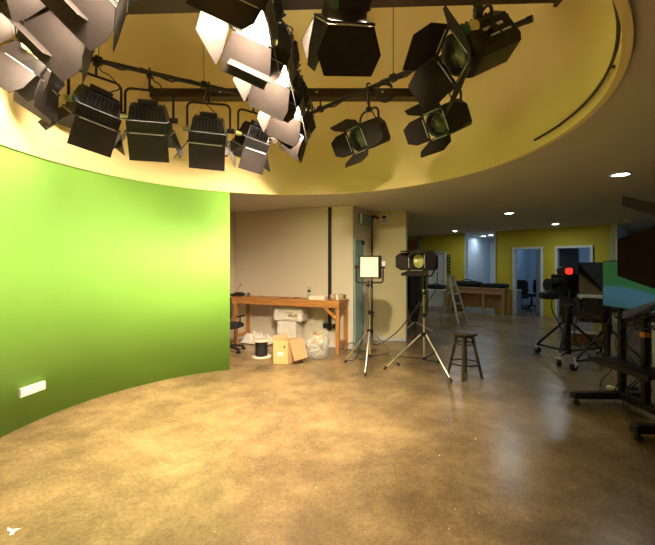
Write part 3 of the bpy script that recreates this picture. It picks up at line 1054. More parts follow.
# ------------------------------------------------------------------ stands and floor objects
def tripod(t, hub_z, top_z, rad, angs, bottom_z=0.18, m='chrome', spread_z=None, rleg=0.012):
    MB().cyl((0, 0, bottom_z), (0, 0, hub_z + 0.28), 0.016).build('lower_pole', m, t)
    MB().cyl((0, 0, hub_z + 0.28), (0, 0, top_z), 0.013).build('upper_pole', m, t)
    mb = MB().cyl((0, 0, hub_z - 0.03), (0, 0, hub_z + 0.03), 0.035)
    for a in angs:
        mb.bar((0, 0, hub_z), (0.05 * math.cos(a), 0.05 * math.sin(a), hub_z - 0.005), 0.03, 0.035)
    mb.build('leg_collar', 'black', t)
    mb = MB().cyl((0, 0, hub_z + 0.25), (0, 0, hub_z + 0.31), 0.03).cyl((0, 0, hub_z + 0.28), (0.06, -0.03, hub_z + 0.28), 0.012)
    mb.build('clamp_collar', 'black', t)
    sp = MB().cyl((0, 0, bottom_z - 0.015), (0, 0, bottom_z + 0.03), 0.024)
    for a in angs:
        d = Vector((math.cos(a), math.sin(a), 0))
        k = 0.62
        foot = d * rad
        top = Vector((0, 0, hub_z)) + d * 0.045
        pm = top + (foot - top) * k
        sp.bar((0, 0, bottom_z), pm, 0.016, 0.010)
        lg = MB().cyl(top, foot + Vector((0, 0, rleg * 0.9)), rleg, n=10).build('leg', m, t)
        dirv = (foot - top).normalized()
        MB().cyl(foot - dirv * 0.06 + Vector((0, 0, 0.012)), foot + Vector((0, 0, 0.012)), rleg * 1.35, n=10).build('rubber_foot', 'rubber', lg)
    sp.build('spreader', 'black', t)


# square LED panel light
px_, py_ = 0.635, 5.62
t = thing('panel_light', 'square white panel light on a chrome tripod stand beside the workbench', 'studio light', (px_, py_, 0))
tripod(t, 0.56, 1.30, 0.48, [R(-105), R(15), R(138)], 0.18)
PT = Matrix.Translation((0, 0, 1.52)) @ Matrix.Rotation(R(-24), 4, 'Z')
MB().box((0, 0.03, 0), (0.32, 0.11, 0.34), PT).build('housing', 'black', t, bevel=0.01)
MB().box((0, -0.028, 0), (0.275, 0.012, 0.30), PT).build('diffuser', 'panel', t, label='white square diffuser')
mb = MB()
for s in (-1, 1):
    mb.box((s * 0.15, -0.033, 0), (0.016, 0.016, 0.33), PT).box((0, -0.033, s * 0.157), (0.316, 0.016, 0.016), PT)
mb.build('bezel', 'black', t)
MB().tube([p + Vector((0.0, 0.02, 1.52)) for p in yoke_pts(0.20, 0.235, 0.04, -1)], 0.012, 8).build('yoke', 'black', t)
for s in (-1, 1):
    MB().cyl((s * 0.155, 0.02, 1.52), (s * 0.225, 0.02, 1.52), 0.02, 0.028).build('tilt_knob', 'black', t)
MB().box((0.205, 0.03, 1.57), (0.05, 0.06, 0.09)).build('power_box', 'white', t, bevel=0.005)
MB().cyl((0, 0.02, 1.21), (0, 0.02, 1.31), 0.026).cyl((0, 0, 1.25), (-0.06, -0.04, 1.25), 0.014).build('spigot_mount', 'black', t)
MB().tube(spline([(-0.10, 0.07, 1.40), (-0.11, 0.05, 1.15), (-0.08, 0.05, 0.8), (-0.12, 0.1, 0.4), (-0.2, 0.2, 0.1), (-0.35, 0.4, 0.01)]), 0.006, 6).build('supply_cable', 'cable', t)

# fresnel on chrome stand
px_, py_ = 1.36, 5.42
t, T = fresnel('round lens light with black flaps on a chrome tripod stand beside the stool', (px_ + 0.05, py_ + 0.05, 1.61), 224, -2, 0.92, fa=(6, 20, 158, 48), L=0.20, lens='lens_lit', tipw=0.6)
inv = -(R(224) - PI / 2)
tripod(t, 0.54, 1.38, 0.58, [R(a) + inv for a in (173, -67, 53)], 0.18)
MB().cyl((0, 0, 1.12), (0, 0, 1.40), 0.03).cyl((0, 0, 1.22), (0.07, 0.03, 1.22), 0.015).build('spigot_mount', 'black', t)
MB().cyl((-0.02, 0.05, 1.18), (-0.02, 0.035, 1.18), 0.02).build('clamp_screw', 'chrome', t)
MB().tube(spline([(-0.16, -0.1, 1.45), (-0.10, -0.16, 1.2), (0.0, -0.1, 1.0), (0.04, -0.03, 0.8), (0.03, -0.04, 0.6)]), 0.007, 6).build('supply_cable', 'cable', t)

# bar stool
x, y = fl(464.5, 377)
t = thing('bar_stool', 'dark wooden round bar stool standing alone right of the light stands', 'stool', (x, y, 0), R(20))
MB().lathe([(0.001, 0.625), (0.145, 0.625), (0.165, 0.618), (0.168, 0.60), (0.160, 0.585), (0.001, 0.585)], 30).build('seat', 'stool', t)
MB().lathe([(0.001, 0.56), (0.12, 0.56), (0.12, 0.585), (0.001, 0.585)], 24).build('seat_support', 'black', t)
for k in range(4):
    a = R(45 + 90 * k)
    MB().cyl((0.10 * math.cos(a), 0.10 * math.sin(a), 0.575), (0.225 * math.cos(a), 0.225 * math.sin(a), 0.0), 0.022, 0.020, n=10).build('leg', 'stool', t)
MB().tube([(0.19 * math.cos(i * PI / 16), 0.19 * math.sin(i * PI / 16), 0.20) for i in range(32)], 0.011, 8, True).build('foot_ring', 'black', t)
MB().tube([(0.13 * math.cos(i * PI / 16), 0.13 * math.sin(i * PI / 16), 0.47) for i in range(32)], 0.011, 8, True).build('upper_ring', 'stool', t)

# ---------------- workbench
BF = Vector((0.205, 6.46, 0))            # front right corner
BL = 2.30
BD = 0.505
bench = thing('workbench', 'long orange wooden workbench against the alcove wall', 'workbench', BF, rW)
# local: x along the wall (negative to the left), y towards the wall
MB().box((-BL / 2, BD / 2, 0.905), (BL, BD, 0.035)).build('tabletop', 'bench', bench, bevel=0.004)
MB().box((-BL / 2, 0.025, 0.845), (BL - 0.03, 0.03, 0.085)).box((-BL / 2, BD - 0.03, 0.845), (BL - 0.03, 0.03, 0.085)).box((-0.03, BD / 2, 0.845), (0.03, BD - 0.06, 0.085)).build('apron', 'bench', bench)
for lx in (-0.05, -BL + 0.12):
    for ly in (0.05, BD - 0.05):
        MB().box((lx, ly, 0.444), (0.065, 0.05, 0.887)).build('leg', 'bench_leg', bench, bevel=0.003)
for lx in (-0.05, -BL + 0.12):
    MB().box((lx, BD / 2, 0.16), (0.045, BD - 0.10, 0.06)).build('stretcher', 'bench', bench)
MB().bar((-0.28, 0.03, 0.80), (-0.07, 0.03, 0.62), 0.03, 0.05).build('brace', 'bench', bench)
MB().bar((-0.05, 0.26, 0.80), (-0.05, BD - 0.07, 0.66), 0.03, 0.05).build('brace', 'bench', bench)
BM = Matrix.Translation(BF) @ Matrix.Rotation(rW, 4, 'Z')
TT = 0.9225


def bp(lx, ly, z=TT):
    return BM @ Vector((lx, ly, z))


def bpx(px, ly):
    """bench-local x for a pixel column at depth ly"""
    k = (px - PX0) / F
    o = bp(0, ly)
    u = uW
    tt = (k * o.y - o.x) / (u.x - k * u.y)
    return tt


# things on the bench
lx = bpx(239, 0.2)
p = bp(lx, 0.2)
t = thing('power_drill', 'black tool with a thin wire sticking up at the left end of the workbench', 'tool', p, rW)
MB().blob((0, 0, 0.045), (0.22, 0.12, 0.09), 3, 0.25, 0.7, 18).build('tool_body', 'black', t)
MB().cyl((0.08, 0, 0.05), (0.16, 0.0, 0.045), 0.022, 0.012).build('nozzle', 'black', t)
MB().blob((-0.10, -0.03, 0.03), (0.14, 0.12, 0.06), 6, 0.3, 0.7, 16).build('hand_grip', 'black', t)
MB().tube(spline([(-0.08, 0, 0.05), (-0.03, -0.01, 0.13), (0.0, 0.03, 0.20), (-0.01, 0.06, 0.26), (-0.03, 0.12, 0.2)]), 0.004, 6).build('lead', 'cable', t)
lx = bpx(248.5, 0.18)
t = thing('drinking_glass', 'small clear glass beside the black tool on the workbench', 'glass', bp(lx, 0.18))
MB().lathe([(0.001, 0.003), (0.026, 0.0), (0.03, 0.085), (0.028, 0.085), (0.024, 0.008), (0.001, 0.008)], 18).build('tumbler', 'water', t)
MB().lathe([(0.001, 0.009), (0.0235, 0.009), (0.025, 0.04), (0.001, 0.04)], 18).build('drink', 'pale_strip', t)
lx = bpx(309, 0.20)
t = thing('water_bottle', 'clear plastic water bottle with dark label standing on the workbench', 'bottle', bp(lx, 0.20))
MB().lathe([(0.001, 0.0), (0.030, 0.0), (0.033, 0.01), (0.033, 0.07), (0.030, 0.08), (0.033, 0.09), (0.033, 0.16), (0.026, 0.20), (0.013, 0.225), (0.013, 0.24)], 20).build('bottle_body', 'water', t)
MB().lathe([(0.0335, 0.135), (0.0342, 0.135), (0.0342, 0.165), (0.0335, 0.165)], 20).build('label_band', 'black', t)
MB().lathe([(0.016, 0.232), (0.016, 0.255), (0.001, 0.256)], 14).build('cap', 'white', t)
lx = bpx(318.5, 0.18)
t = thing('paper_box', 'flat white box lying on the workbench beside the water bottle', 'box', bp(lx, 0.18), rW)
MB().box((0, 0, 0.032), (0.31, 0.16, 0.064)).build('carton', 'foam', t, bevel=0.004)
MB().box((0, 0, 0.068), (0.315, 0.165, 0.01)).build('lid', 'label', t, bevel=0.002)
lx = bpx(338, 0.22)
t = thing('wrapped_parcel', 'crinkled brown wrapped parcel at the right end of the workbench', 'parcel', bp(lx, 0.22), rW)
MB().blob((0, 0, 0.055), (0.27, 0.17, 0.11), 9, 0.22, 0.45, 28, 5).build('wrapping', 'wrap', t)
MB().box((0.02, 0, 0.056), (0.03, 0.185, 0.10)).build('tape_band', 'foam', t)
rnd = random.Random(11)
for i, (pxx, ly, nm, lb, m, ln_) in enumerate(((256, 0.16, 'screwdriver', 'short screwdriver with orange handle lying on the workbench nearest the small glass', 'silver', 0.13), (270, 0.30, 'metal_ruler', 'thin steel ruler lying on the left half of the workbench', 'chrome', 0.24),
                                               (284, 0.14, 'cable_offcut', 'short dark cable offcut lying near the middle of the workbench', 'cable', 0.18), (297, 0.26, 'pliers', 'dark pliers lying on the workbench just left of the water bottle', 'black', 0.15))):
    lx = bpx(pxx, ly)
    t = thing(nm, lb, 'tool' if nm != 'cable_offcut' else 'cable', bp(lx, ly), rW + rnd.uniform(-0.4, 0.4))
    if nm == 'screwdriver':
        MB().cyl((-ln_ / 2, 0, 0.013), (-0.01, 0, 0.013), 0.012).build('handle', 'orange', t)
        MB().cyl((-0.01, 0, 0.013), (ln_ / 2, 0, 0.012), 0.004).build('shaft', 'chrome', t)
    elif nm == 'metal_ruler':
        MB().box((0, 0, 0.002), (ln_, 0.03, 0.003)).build('blade', 'chrome', t)
    elif nm == 'pliers':
        for s in (-1, 1):
            MB().tube(spline([(-ln_ / 2, 0.03 * s, 0.009), (-0.02, 0.012 * s, 0.009), (0.01, -0.004 * s, 0.009), (ln_ / 2, 0.004 * s, 0.009)]), 0.008, 6).build('jaw_arm', 'black', t)
    else:
        MB().tube(spline([(-ln_ / 2, 0, 0.008), (-0.03, 0.03, 0.008), (0.04, -0.02, 0.008), (ln_ / 2, 0.02, 0.008)]), 0.007, 6).build('wire', 'cable', t)

# under the bench: white foam packs
a = fl(290.5, 342)
px_c = bpx(289.5, 0.30)
p = bp(px_c, 0.30, 0)
t = thing('foam_pack', 'lower white foam pack standing on the floor under the workbench', 'packaging', p, rW, 'foam packs under the workbench')
MB().box((0, 0, 0.11), (0.42, 0.26, 0.22)).build('block', 'foam', t, bevel=0.012)
for s in (-1, 0.3):
    MB().box((s * 0.12, -0.132, 0.11), (0.03, 0.012, 0.20)).build('groove_strip', 'white', t)
t = thing('foam_pack', 'middle white foam pack in the stack under the workbench', 'packaging', (p.x, p.y, 0.22), rW, 'foam packs under the workbench')
MB().box((0.0, 0, 0.135), (0.40, 0.26, 0.27)).build('block', 'foam', t, bevel=0.012)
MB().box((0.0, -0.132, 0.05), (0.38, 0.012, 0.03)).build('groove_strip', 'white', t)
q = bp(px_c + 0.02, 0.30, 0.49)
t = thing('foam_pack', 'top white foam pack with moulded recesses touching the underside of the workbench', 'packaging', q, rW, 'foam packs under the workbench')
MB().blob((0.0, 0, 0.15), (0.62, 0.28, 0.30), 4, 0.06, 0.18, 36, 4).build('block', 'foam', t)
for i, (xx, zz) in enumerate(((0.03, 0.20), (0.12, 0.12), (0.0, 0.06))):
    MB().blob((xx, -0.137, zz), (0.20, 0.045, 0.05), i, 0.1, 0.5, 14).build('moulded_rib', 'wrap' if i == 1 else 'foam', t)

# crumpled white wrapping sheet on the floor under the bench
p = bp(bpx(258, 0.30), 0.30, 0)
mb = MB()
N = 22
vs, fs = [], []
for j in range(N):
    for i in range(N):
        u, v = i / (N - 1) - .5, j / (N - 1) - .5
        e = max(0, 1 - (2 * max(abs(u), abs(v))) ** 3)
        z = 0.02 + e * (0.10 + 0.20 * noise.noise(Vector((u * 5, v * 5, 2.2))) + 0.10 * noise.noise(Vector((u * 13, v * 13, 5))))
        vs.append((u * 0.62, v * 0.34, max(0.012, z)))
for j in range(N - 1):
    for i in range(N - 1):
        fs.append((j * N + i, j * N + i + 1, (j + 1) * N + i + 1, (j + 1) * N + i))
mb.add(vs, fs, False)
o = mb.build('wrapping_sheet', 'foam')
o.location = (p.x, p.y, 0.0)
o.rotation_euler = (0, 0, rW)
so = o.modifiers.new('solid', 'SOLIDIFY')
so.thickness = 0.008
tag(o, 'crumpled white wrapping sheet on the floor under the left half of the workbench', 'wrapping')

# cable spool
x, y = fl(261.5, 357)
t = thing('cable_spool', 'spool of black cable with pale flanges on the floor before the workbench', 'spool', (x, y, 0))
MB().lathe([(0.02, 0.0), (0.165, 0.0), (0.168, 0.012), (0.165, 0.024), (0.02, 0.024)], 32).build('flange', 'spoolwood', t)
MB().lathe([(0.02, 0.265), (0.135, 0.265), (0.138, 0.277), (0.135, 0.289), (0.02, 0.289)], 32).build('flange', 'spoolwood', t)
prof = []
for i in range(24):
    z = 0.026 + 0.237 * i / 23
    prof.append((0.102 + 0.004 * (i % 2), z))
MB().lathe([(0.02, 0.026)] + prof + [(0.02, 0.263)], 32).build('cable_winding', 'cable', t)
MB().lathe([(0.018, 0.29), (0.018, 0.0), (0.02, 0.0), (0.02, 0.29), (0.018, 0.29)], 16).build('core', 'spoolwood', t)

# cardboard box: yellowish end panel towards the left, brown flap folded down on the right
x, y = fl(287.7, 364.5)
t = thing('cardboard_box', 'open cardboard box with yellow end panel on the floor before the workbench', 'box', (x, y, 0), R(20))
H = 0.37
th = 0.008
wl, wr = 0.235, 0.30        # left face length (towards -x,+y), right face length
# local: corner nearest to the camera at the origin; left face along -x, right face along +y rotated
la = Vector((-math.cos(R(8)), math.sin(R(8)), 0))
ra = Vector((math.cos(R(40)), math.sin(R(40)), 0))


def quadwall(a, b, z0, z1, th=0.008):
    d = (b - a).normalized()
    nn = Vector((-d.y, d.x, 0)) * th
    vs = []
    for z in (z0, z1):
        for p in (a, b, b + nn, a + nn):
            vs.append((p.x, p.y, z))
    return MB().add(vs, [(0, 3, 2, 1), (4, 5, 6, 7), (0, 1, 5, 4), (1, 2, 6, 5), (2, 3, 7, 6), (3, 0, 4, 7)])


c0 = Vector((0, 0, 0))
c1 = la * wl
c2 = ra * wr
c3 = c1 + c2
t.rotation_euler = (0, 0, 0)
quadwall(c1, c0, 0, H).build('end_panel', 'card_y', t, label='yellow printed end panel')
quadwall(c0, c2, 0, H).build('side_panel', 'card', t)
quadwall(c2, c3, 0, H).build('end_panel', 'card', t)
quadwall(c3, c1, 0, H).build('side_panel', 'card', t)
MB().add([c0, c2, c3, c1, c0 + UP * th, c2 + UP * th, c3 + UP * th, c1 + UP * th], [(0, 3, 2, 1), (4, 5, 6, 7), (0, 1, 5, 4), (1, 2, 6, 5), (2, 3, 7, 6), (3, 0, 4, 7)]).build('bottom', 'card', t)
# flap on the right side hanging outwards
outr = Vector((ra.y, -ra.x, 0))
fa_ = [c0 + UP * H + ra * 0.02, c2 + UP * H, c2 + UP * (H - 0.28) + outr * 0.12, c0 + UP * (H - 0.30) + outr * 0.12 + ra * 0.04]
MB().add(fa_ + [v + outr * 0.006 for v in fa_], [(0, 1, 2, 3), (7, 6, 5, 4), (0, 4, 5, 1), (1, 5, 6, 2), (2, 6, 7, 3), (3, 7, 4, 0)]).build('flap', 'card', t)
fb_ = [c1 + UP * H, c3 + UP * H, c3 + UP * (H + 0.07) - outr * 0.03, c1 + UP * (H + 0.06) - outr * 0.03]
MB().add(fb_ + [v - outr * 0.006 for v in fb_], [(0, 1, 2, 3), (7, 6, 5, 4), (0, 4, 5, 1), (1, 5, 6, 2), (2, 6, 7, 3), (3, 7, 4, 0)]).build('flap', 'card', t)
ol = Vector((-la.y, la.x, 0))
if ol.y > 0:
    ol = -ol
cc = la * wl * 0.5 + ol * 0.002 + UP * 0.16
mb = MB()
q = la * 0.045
mb.add([cc - q - UP * 0.03, cc + q - UP * 0.03, cc + q + UP * 0.03, cc - q + UP * 0.03], [(0, 1, 2, 3)])
o = mb.build('shipping_label', 'label', t)
s_ = o.modifiers.new('s', 'SOLIDIFY')
s_.thickness = 0.002
cc = la * wl * 0.22 + ol * 0.002 + UP * 0.27
MB().box(cc, (0.02, 0.004, 0.04)).build('hand_hole', 'rubber', t)

# clear plastic bag with tan folder inside
x, y = fl(317, 358)
t = thing('plastic_bag', 'clear crinkled plastic bag standing on the floor right of the cardboard box', 'bag', (x, y, 0))
mb = MB()
vs, fs = [], []
N, K = 40, 16
for j in range(K + 1):
    f = j / K
    r = 0.155 + 0.035 * math.sin(f * PI) + (0.015 * f)
    for i in range(N):
        a = 2 * PI * i / N
        k = r * (1 + 0.16 * noise.noise(Vector((math.cos(a) * 2.2, math.sin(a) * 2.2, f * 3.5))) + 0.10 * noise.noise(Vector((math.cos(a) * 6, math.sin(a) * 6, f * 7 + 4))))
        if j == 0:
            k *= 0.85
        z = 0.003 + f * (0.38 + 0.10 * noise.noise(Vector((math.cos(a) * 1.8, math.sin(a) * 1.8, 8.0))) + 0.05 * math.cos(a))
        vs.append((k * math.cos(a), k * 0.8 * math.sin(a), z))
for j in range(K):
    for i in range(N):
        fs.append((j * N + i, j * N + (i + 1) % N, (j + 1) * N + (i + 1) % N, (j + 1) * N + i))
mb.add(vs, fs, True)
mb.add(vs[:N], [tuple(range(N))], False)
mb.build('film', 'film', t)
MB().blob((0.0, 0.0, 0.10), (0.22, 0.17, 0.19), 7, 0.3, 0.8, 22, 5).build('crumpled_wrap', 'grey', t)
MB().box((-0.075, 0.02, 0.32), (0.07, 0.012, 0.24), Matrix.Rotation(R(4), 4, 'Y')).build('card_strip', 'wrap', t)
MB().box((0.04, 0.05, 0.31), (0.14, 0.012, 0.16), Matrix.Rotation(R(-6), 4, 'Y')).build('tan_folder', 'card', t)


# office chair
def office_chair(label, loc, rz, group=None, arms=True):
    t = thing('office_chair', label, 'chair', loc, rz, group)
    MB().blob((0, 0, 0.47), (0.48, 0.46, 0.10), 2, 0.03, 0.5, 24).build('seat', 'cloth_black', t)
    MB().blob((0, 0.24, 0.80), (0.44, 0.09, 0.50), 5, 0.03, 0.45, 24).build('backrest', 'cloth_black', t)
    MB().bar((0, 0.15, 0.45), (0, 0.28, 0.62), 0.06, 0.02).bar((0, 0.28, 0.62), (0, 0.27, 0.75), 0.06, 0.02).build('back_support', 'black', t)
    MB().cyl((0, 0, 0.12), (0, 0, 0.43), 0.028).cyl((0, 0, 0.12), (0, 0, 0.25), 0.04).build('gas_lift', 'black', t)
    for k in range(5):
        a = R(18 + 72 * k)
        d = Vector((math.cos(a), math.sin(a), 0))
        lg = MB().bar(d * 0.02 + UP * 0.115, d * 0.29 + UP * 0.075, 0.045, 0.03).build('base_leg', 'black', t)
        w = Vector((-d.y, d.x, 0))
        cs = MB()
        for s in (-1, 1):
            cs.cyl(d * 0.29 + w * 0.006 * s + UP * 0.028, d * 0.29 + w * 0.03 * s + UP * 0.028, 0.028)
        cs.cyl(d * 0.29 + UP * 0.03, d * 0.29 + UP * 0.07, 0.008)
        cs.build('caster', 'rubber', lg)
    if arms:
        for s in (-1, 1):
            am = MB().tube([(s * 0.22, 0.05, 0.44), (s * 0.28, 0.05, 0.46), (s * 0.28, 0.05, 0.64)], 0.014, 8).build('arm_post', 'black', t)
            MB().blob((s * 0.28, 0.02, 0.65), (0.07, 0.26, 0.035), 1, 0.02, 0.6, 14).build('arm_pad', 'rubber', am)
    return t


office_chair('black office chair half hidden behind the edge of the green wall', (-1.78, 6.72, 0), R(160))

# ---------------- background furniture by the far wall
mdesk = Matrix.Translation(FP(0)) @ Matrix.Rotation(math.atan2(uF.y, uF.x), 4, 'Z')
rF = math.atan2(uF.y, uF.x)


def deskpt(t, d, z=0):
    return FP(t, -d, z)


# desk front line seen between pixels 459 and 509
p0, p1 = deskpt(1.15, 0.62), deskpt(3.16, 0.62)
t = thing('desk', 'long tan wooden counter desk in front of the yellow wall', 'desk', deskpt(1.15, 0.62), rF)
LD = 2.0
MB().box((LD / 2, 0.28, 0.80), (LD, 0.58, 0.04)).build('desktop', 'tan', t, bevel=0.004)
MB().box((LD / 2, 0.02, 0.70), (LD - 0.06, 0.03, 0.16)).build('apron', 'tan', t)
MB().box((LD / 2 - 0.1, 0.45, 0.45), (LD - 0.2, 0.03, 0.62)).build('modesty_panel', 'tan', t)
for lx in (0.05, 1.34, LD - 0.05):
    MB().box((lx, 0.04, 0.39), (0.07, 0.06, 0.78)).build('leg', 'tan', t)
MB().box((LD - 0.05, 0.5, 0.39), (0.07, 0.06, 0.78)).box((0.05, 0.5, 0.39), (0.07, 0.06, 0.78)).build('rear_leg', 'tan', t)


def ondesk(px, d=0.35):
    o = FP(0, -d)
    k = (px - PX0) / F
    tt = (k * o.y - o.x) / (uF.x - k * uF.y)
    return FP(tt, -d, 0.82)


p = ondesk(469)
t = thing('duffel_bag', 'black bag heaped on the left half of the tan counter desk', 'bag', p, rF)
MB().blob((0, 0, 0.10), (0.85, 0.40, 0.20), 3, 0.25, 0.6, 26).build('bag_body', 'cloth_black', t)
MB().tube(spline([(-0.2, -0.1, 0.16), (-0.12, -0.16, 0.23), (0.1, -0.16, 0.24), (0.2, -0.1, 0.16)]), 0.014, 6).build('strap', 'cloth_black', t)
p = ondesk(494)
t = thing('soft_case', 'flat black soft case lying on the right half of the tan counter desk', 'case', p, rF)
MB().blob((0, 0, 0.07), (0.84, 0.42, 0.14), 8, 0.10, 0.4, 26).build('case_body', 'cloth_black', t)
MB().tube([(-0.41, -0.1, 0.07), (0.41, -0.1, 0.07)], 0.006, 6).build('zip', 'rubber', t)

# vertical chain of dark rings on the yellow wall
p = on_line(449, FA, uF)
t = thing('ring_ornament', 'vertical string of dark rings hanging on the yellow wall behind the stepladder', 'wall ornament', (p.x, p.y, 0), rF)
zt_, zb_ = CAMZ + (HY - 255) * p.y / F, CAMZ + (HY - 274) * p.y / F
for i in range(6):
    zc = zt_ + (zb_ - zt_) * (i + .5) / 6
    rr = abs(zt_ - zb_) / 13
    MB().tube([(rr * 1.1 * math.cos(a * PI / 8), -0.02, zc + rr * math.sin(a * PI / 8)) for a in range(16)], 0.018, 6, True).build('ring', 'black', t)

# white folding table at the left with a black bag
x, y = fl(435, 311)
t = thing('folding_table', 'white folding table behind the light stand with a black bag on it', 'table', (x, y, 0), R(-20))
MB().box((0, 0, 0.72), (0.76, 0.5, 0.035)).build('tabletop', 'white_frame', t, bevel=0.006)
for s in (-1, 1):
    for u in (-1, 1):
        MB().cyl((s * 0.30, u * 0.2, 0.70), (s * 0.35, u * 0.22, 0), 0.013, n=8).build('leg', 'alu', t)
    MB().cyl((s * 0.325, -0.21, 0.35), (s * 0.325, 0.21, 0.35), 0.010, n=8).build('crossbar', 'alu', t)
t = thing('camera_bag', 'black bag lying on the white folding table', 'bag', (x + 0.05, y, 0.738), R(-20))
MB().blob((0, 0, 0.08), (0.6, 0.34, 0.16), 12, 0.25, 0.6, 22).build('bag_body', 'cloth_black', t)
MB().tube(spline([(-0.15, -0.1, 0.13), (0, -0.14, 0.20), (0.15, -0.1, 0.13)]), 0.012, 6).build('strap', 'cloth_black', t)

# stepladder
ft = Vector((*fl(463, 322.6), 0))
bk = Vector((*fl(445.5, 318), 0))
mid = (ft + bk) / 2
topz = 1.30
t = thing('stepladder', 'aluminium stepladder standing open in front of the tan counter desk', 'ladder', mid)
top = Vector((0.0, 0, topz))
tp = at(451, 276, mid.y) - mid
rl = (Vector((*fl(467, 322), 0)) - Vector((*fl(459, 324), 0)))
sd = rl.normalized()
hwb, hwt = rl.length / 2 + 0.05, 0.13
fm = ft - mid
bm = bk - mid
for s in (-1, 1):
    MB().bar(fm + sd * hwb * s + UP * 0.0, Vector((tp.x, tp.y, tp.z)) + sd * hwt * s, 0.055, 0.03).build('front_rail', 'alu', t)
    MB().bar(bm + sd * hwb * s, Vector((tp.x, tp.y, tp.z)) + sd * hwt * s, 0.035, 0.025).build('rear_rail', 'alu', t)
for i in range(1, 5):
    f = i / 5
    c = fm + (tp - fm) * f
    w = hwb + (hwt - hwb) * f
    MB().bar(c - sd * w, c + sd * w, 0.08, 0.025).build('tread', 'alu', t)
for f in (0.25, 0.6):
    c = bm + (tp - bm) * f
    w = hwb + (hwt - hwb) * f
    MB().bar(c - sd * w, c + sd * w, 0.03, 0.02).build('rear_brace', 'alu', t)
MB().bar(tp - sd * (hwt + 0.03), tp + sd * (hwt + 0.03), 0.12, 0.04).build('top_cap', 'grey', t)

# black cloth hanging on a slim stand beside the pillar
x, y = fl(412, 331)
t = thing('draped_cloth', 'black cloth draped over a slim white-legged stand behind the pillar edge', 'cloth', (x + 0.06, y, 0))
mb = MB()
vs, fs = [], []
N, K = 28, 14
for j in range(K + 1):
    f = j / K
    z = 0.22 + 1.10 * f
    r = 0.05 + 0.13 * math.sin(min(1, f * 1.1) * PI * 0.55)
    for i in range(N):
        a = 2 * PI * i / N
        k = r * (1 + 0.28 * math.sin(a * 5 + f * 2) * (1 - 0.5 * f) + 0.25 * noise.noise(Vector((math.cos(a) * 2, math.sin(a) * 2, f * 4))))
        vs.append((k * math.cos(a), k * math.sin(a), z))
for j in range(K):
    for i in range(N):
        fs.append((j * N + i, j * N + (i + 1) % N, (j + 1) * N + (i + 1) % N, (j + 1) * N + i))
mb.add(vs, fs, True)
mb.add(vs[-N:], [tuple(range(N))])
mb.build('drape', 'cloth_black', t)
MB().cyl((0, 0, 0.05), (0, 0, 1.30), 0.014).build('pole', 'black', t)
for k, a in enumerate((-20, 100, 220)):
    d = Vector((math.cos(R(a)), math.sin(R(a)), 0))
    MB().cyl((0, 0, 0.22), d * 0.42 + UP * 0.014, 0.014).build('leg', 'white', t)

# office chairs and table in the room behind the middle door


def at_depth(px, off):
    o = FP(0, off)
    k = (px - PX0) / F
    tt = (k * o.y - o.x) / (uF.x - k * uF.y)
    return FP(tt, off)


p = at_depth(521, 0.98)
office_chair('black office chair on the left in the room behind the middle doorway', p, R(150), 'office chairs beyond the middle doorway', False)
p = at_depth(531.5, 2.0)
office_chair('black office chair on the right in the room behind the middle doorway', p, R(205), 'office chairs beyond the middle doorway')
p = at_depth(515, 0.42)
t = thing('meeting_table', 'white table edge glimpsed inside the middle doorway beside the black chairs', 'table', p, rF)
MB().box((0, 0, 0.73), (0.30, 0.4, 0.03)).build('tabletop', 'white', t)
for s in (-1, 1):
    MB().box((s * 0.12, 0, 0.36), (0.04, 0.34, 0.72)).build('leg', 'alu', t)

# ---------------- ceiling lights
GLc = 'round ceiling downlights'


def downlight(label, px, py, lit=True, r=0.085, e=6.5, c=(0.80, 0.92, 1.0)):
    p = atz(px, py, CH)
    t = thing('ceiling_light', label, 'ceiling light', p, 0, GLc if lit else None)
    MB().lathe([(r + 0.03, 0.0), (r + 0.028, -0.010), (r + 0.002, -0.014), (r, -0.004), (r, 0.0)], 28).build('rim', 'white', t)
    MB().lathe([(r, -0.006), (0.001, -0.0065)], 28).build('diffuser', 'down' if lit else 'down_off', t)
    if lit:
        l = bpy.data.lights.new('downlight', 'AREA')
        l.shape = 'DISK'
        l.size = 0.16
        l.energy = e
        l.color = c
        lo = bpy.data.objects.new('downlight_beam', l)
        COL.objects.link(lo)
        lo.parent = t
        lo.location = (0, 0, -0.018)


downlight('lit round ceiling light nearest the camera, above the hanging barn door', 620.5, 174)
downlight('lit round ceiling light left of the doorways, second nearest the camera', 509, 213)
downlight('lit round ceiling light above the yellow wall between the two doorways', 555.5, 223.7)
downlight('lit round ceiling light above the stepladder near the far left of the hall', 455, 230.8)
downlight('left small ceiling light inside the tall opening in the yellow wall', 483.5, 236.2, e=1.3, c=(0.45, 0.70, 1.0))
downlight('right small ceiling light inside the tall opening in the yellow wall', 491, 235, e=1.3, c=(0.45, 0.70, 1.0))
p = atz(628, 220.3, CH)
t = thing('smoke_detector', 'white round smoke detector on the ceiling near the end of the yellow wall', 'smoke detector', p)
MB().lathe([(0.10, 0), (0.098, -0.02), (0.07, -0.035)], 24).build('base_ring', 'white', t)
MB().lathe([(0.07, -0.035), (0.05, -0.055), (0.001, -0.06)], 24).build('sensor_dome', 'down_off', t)


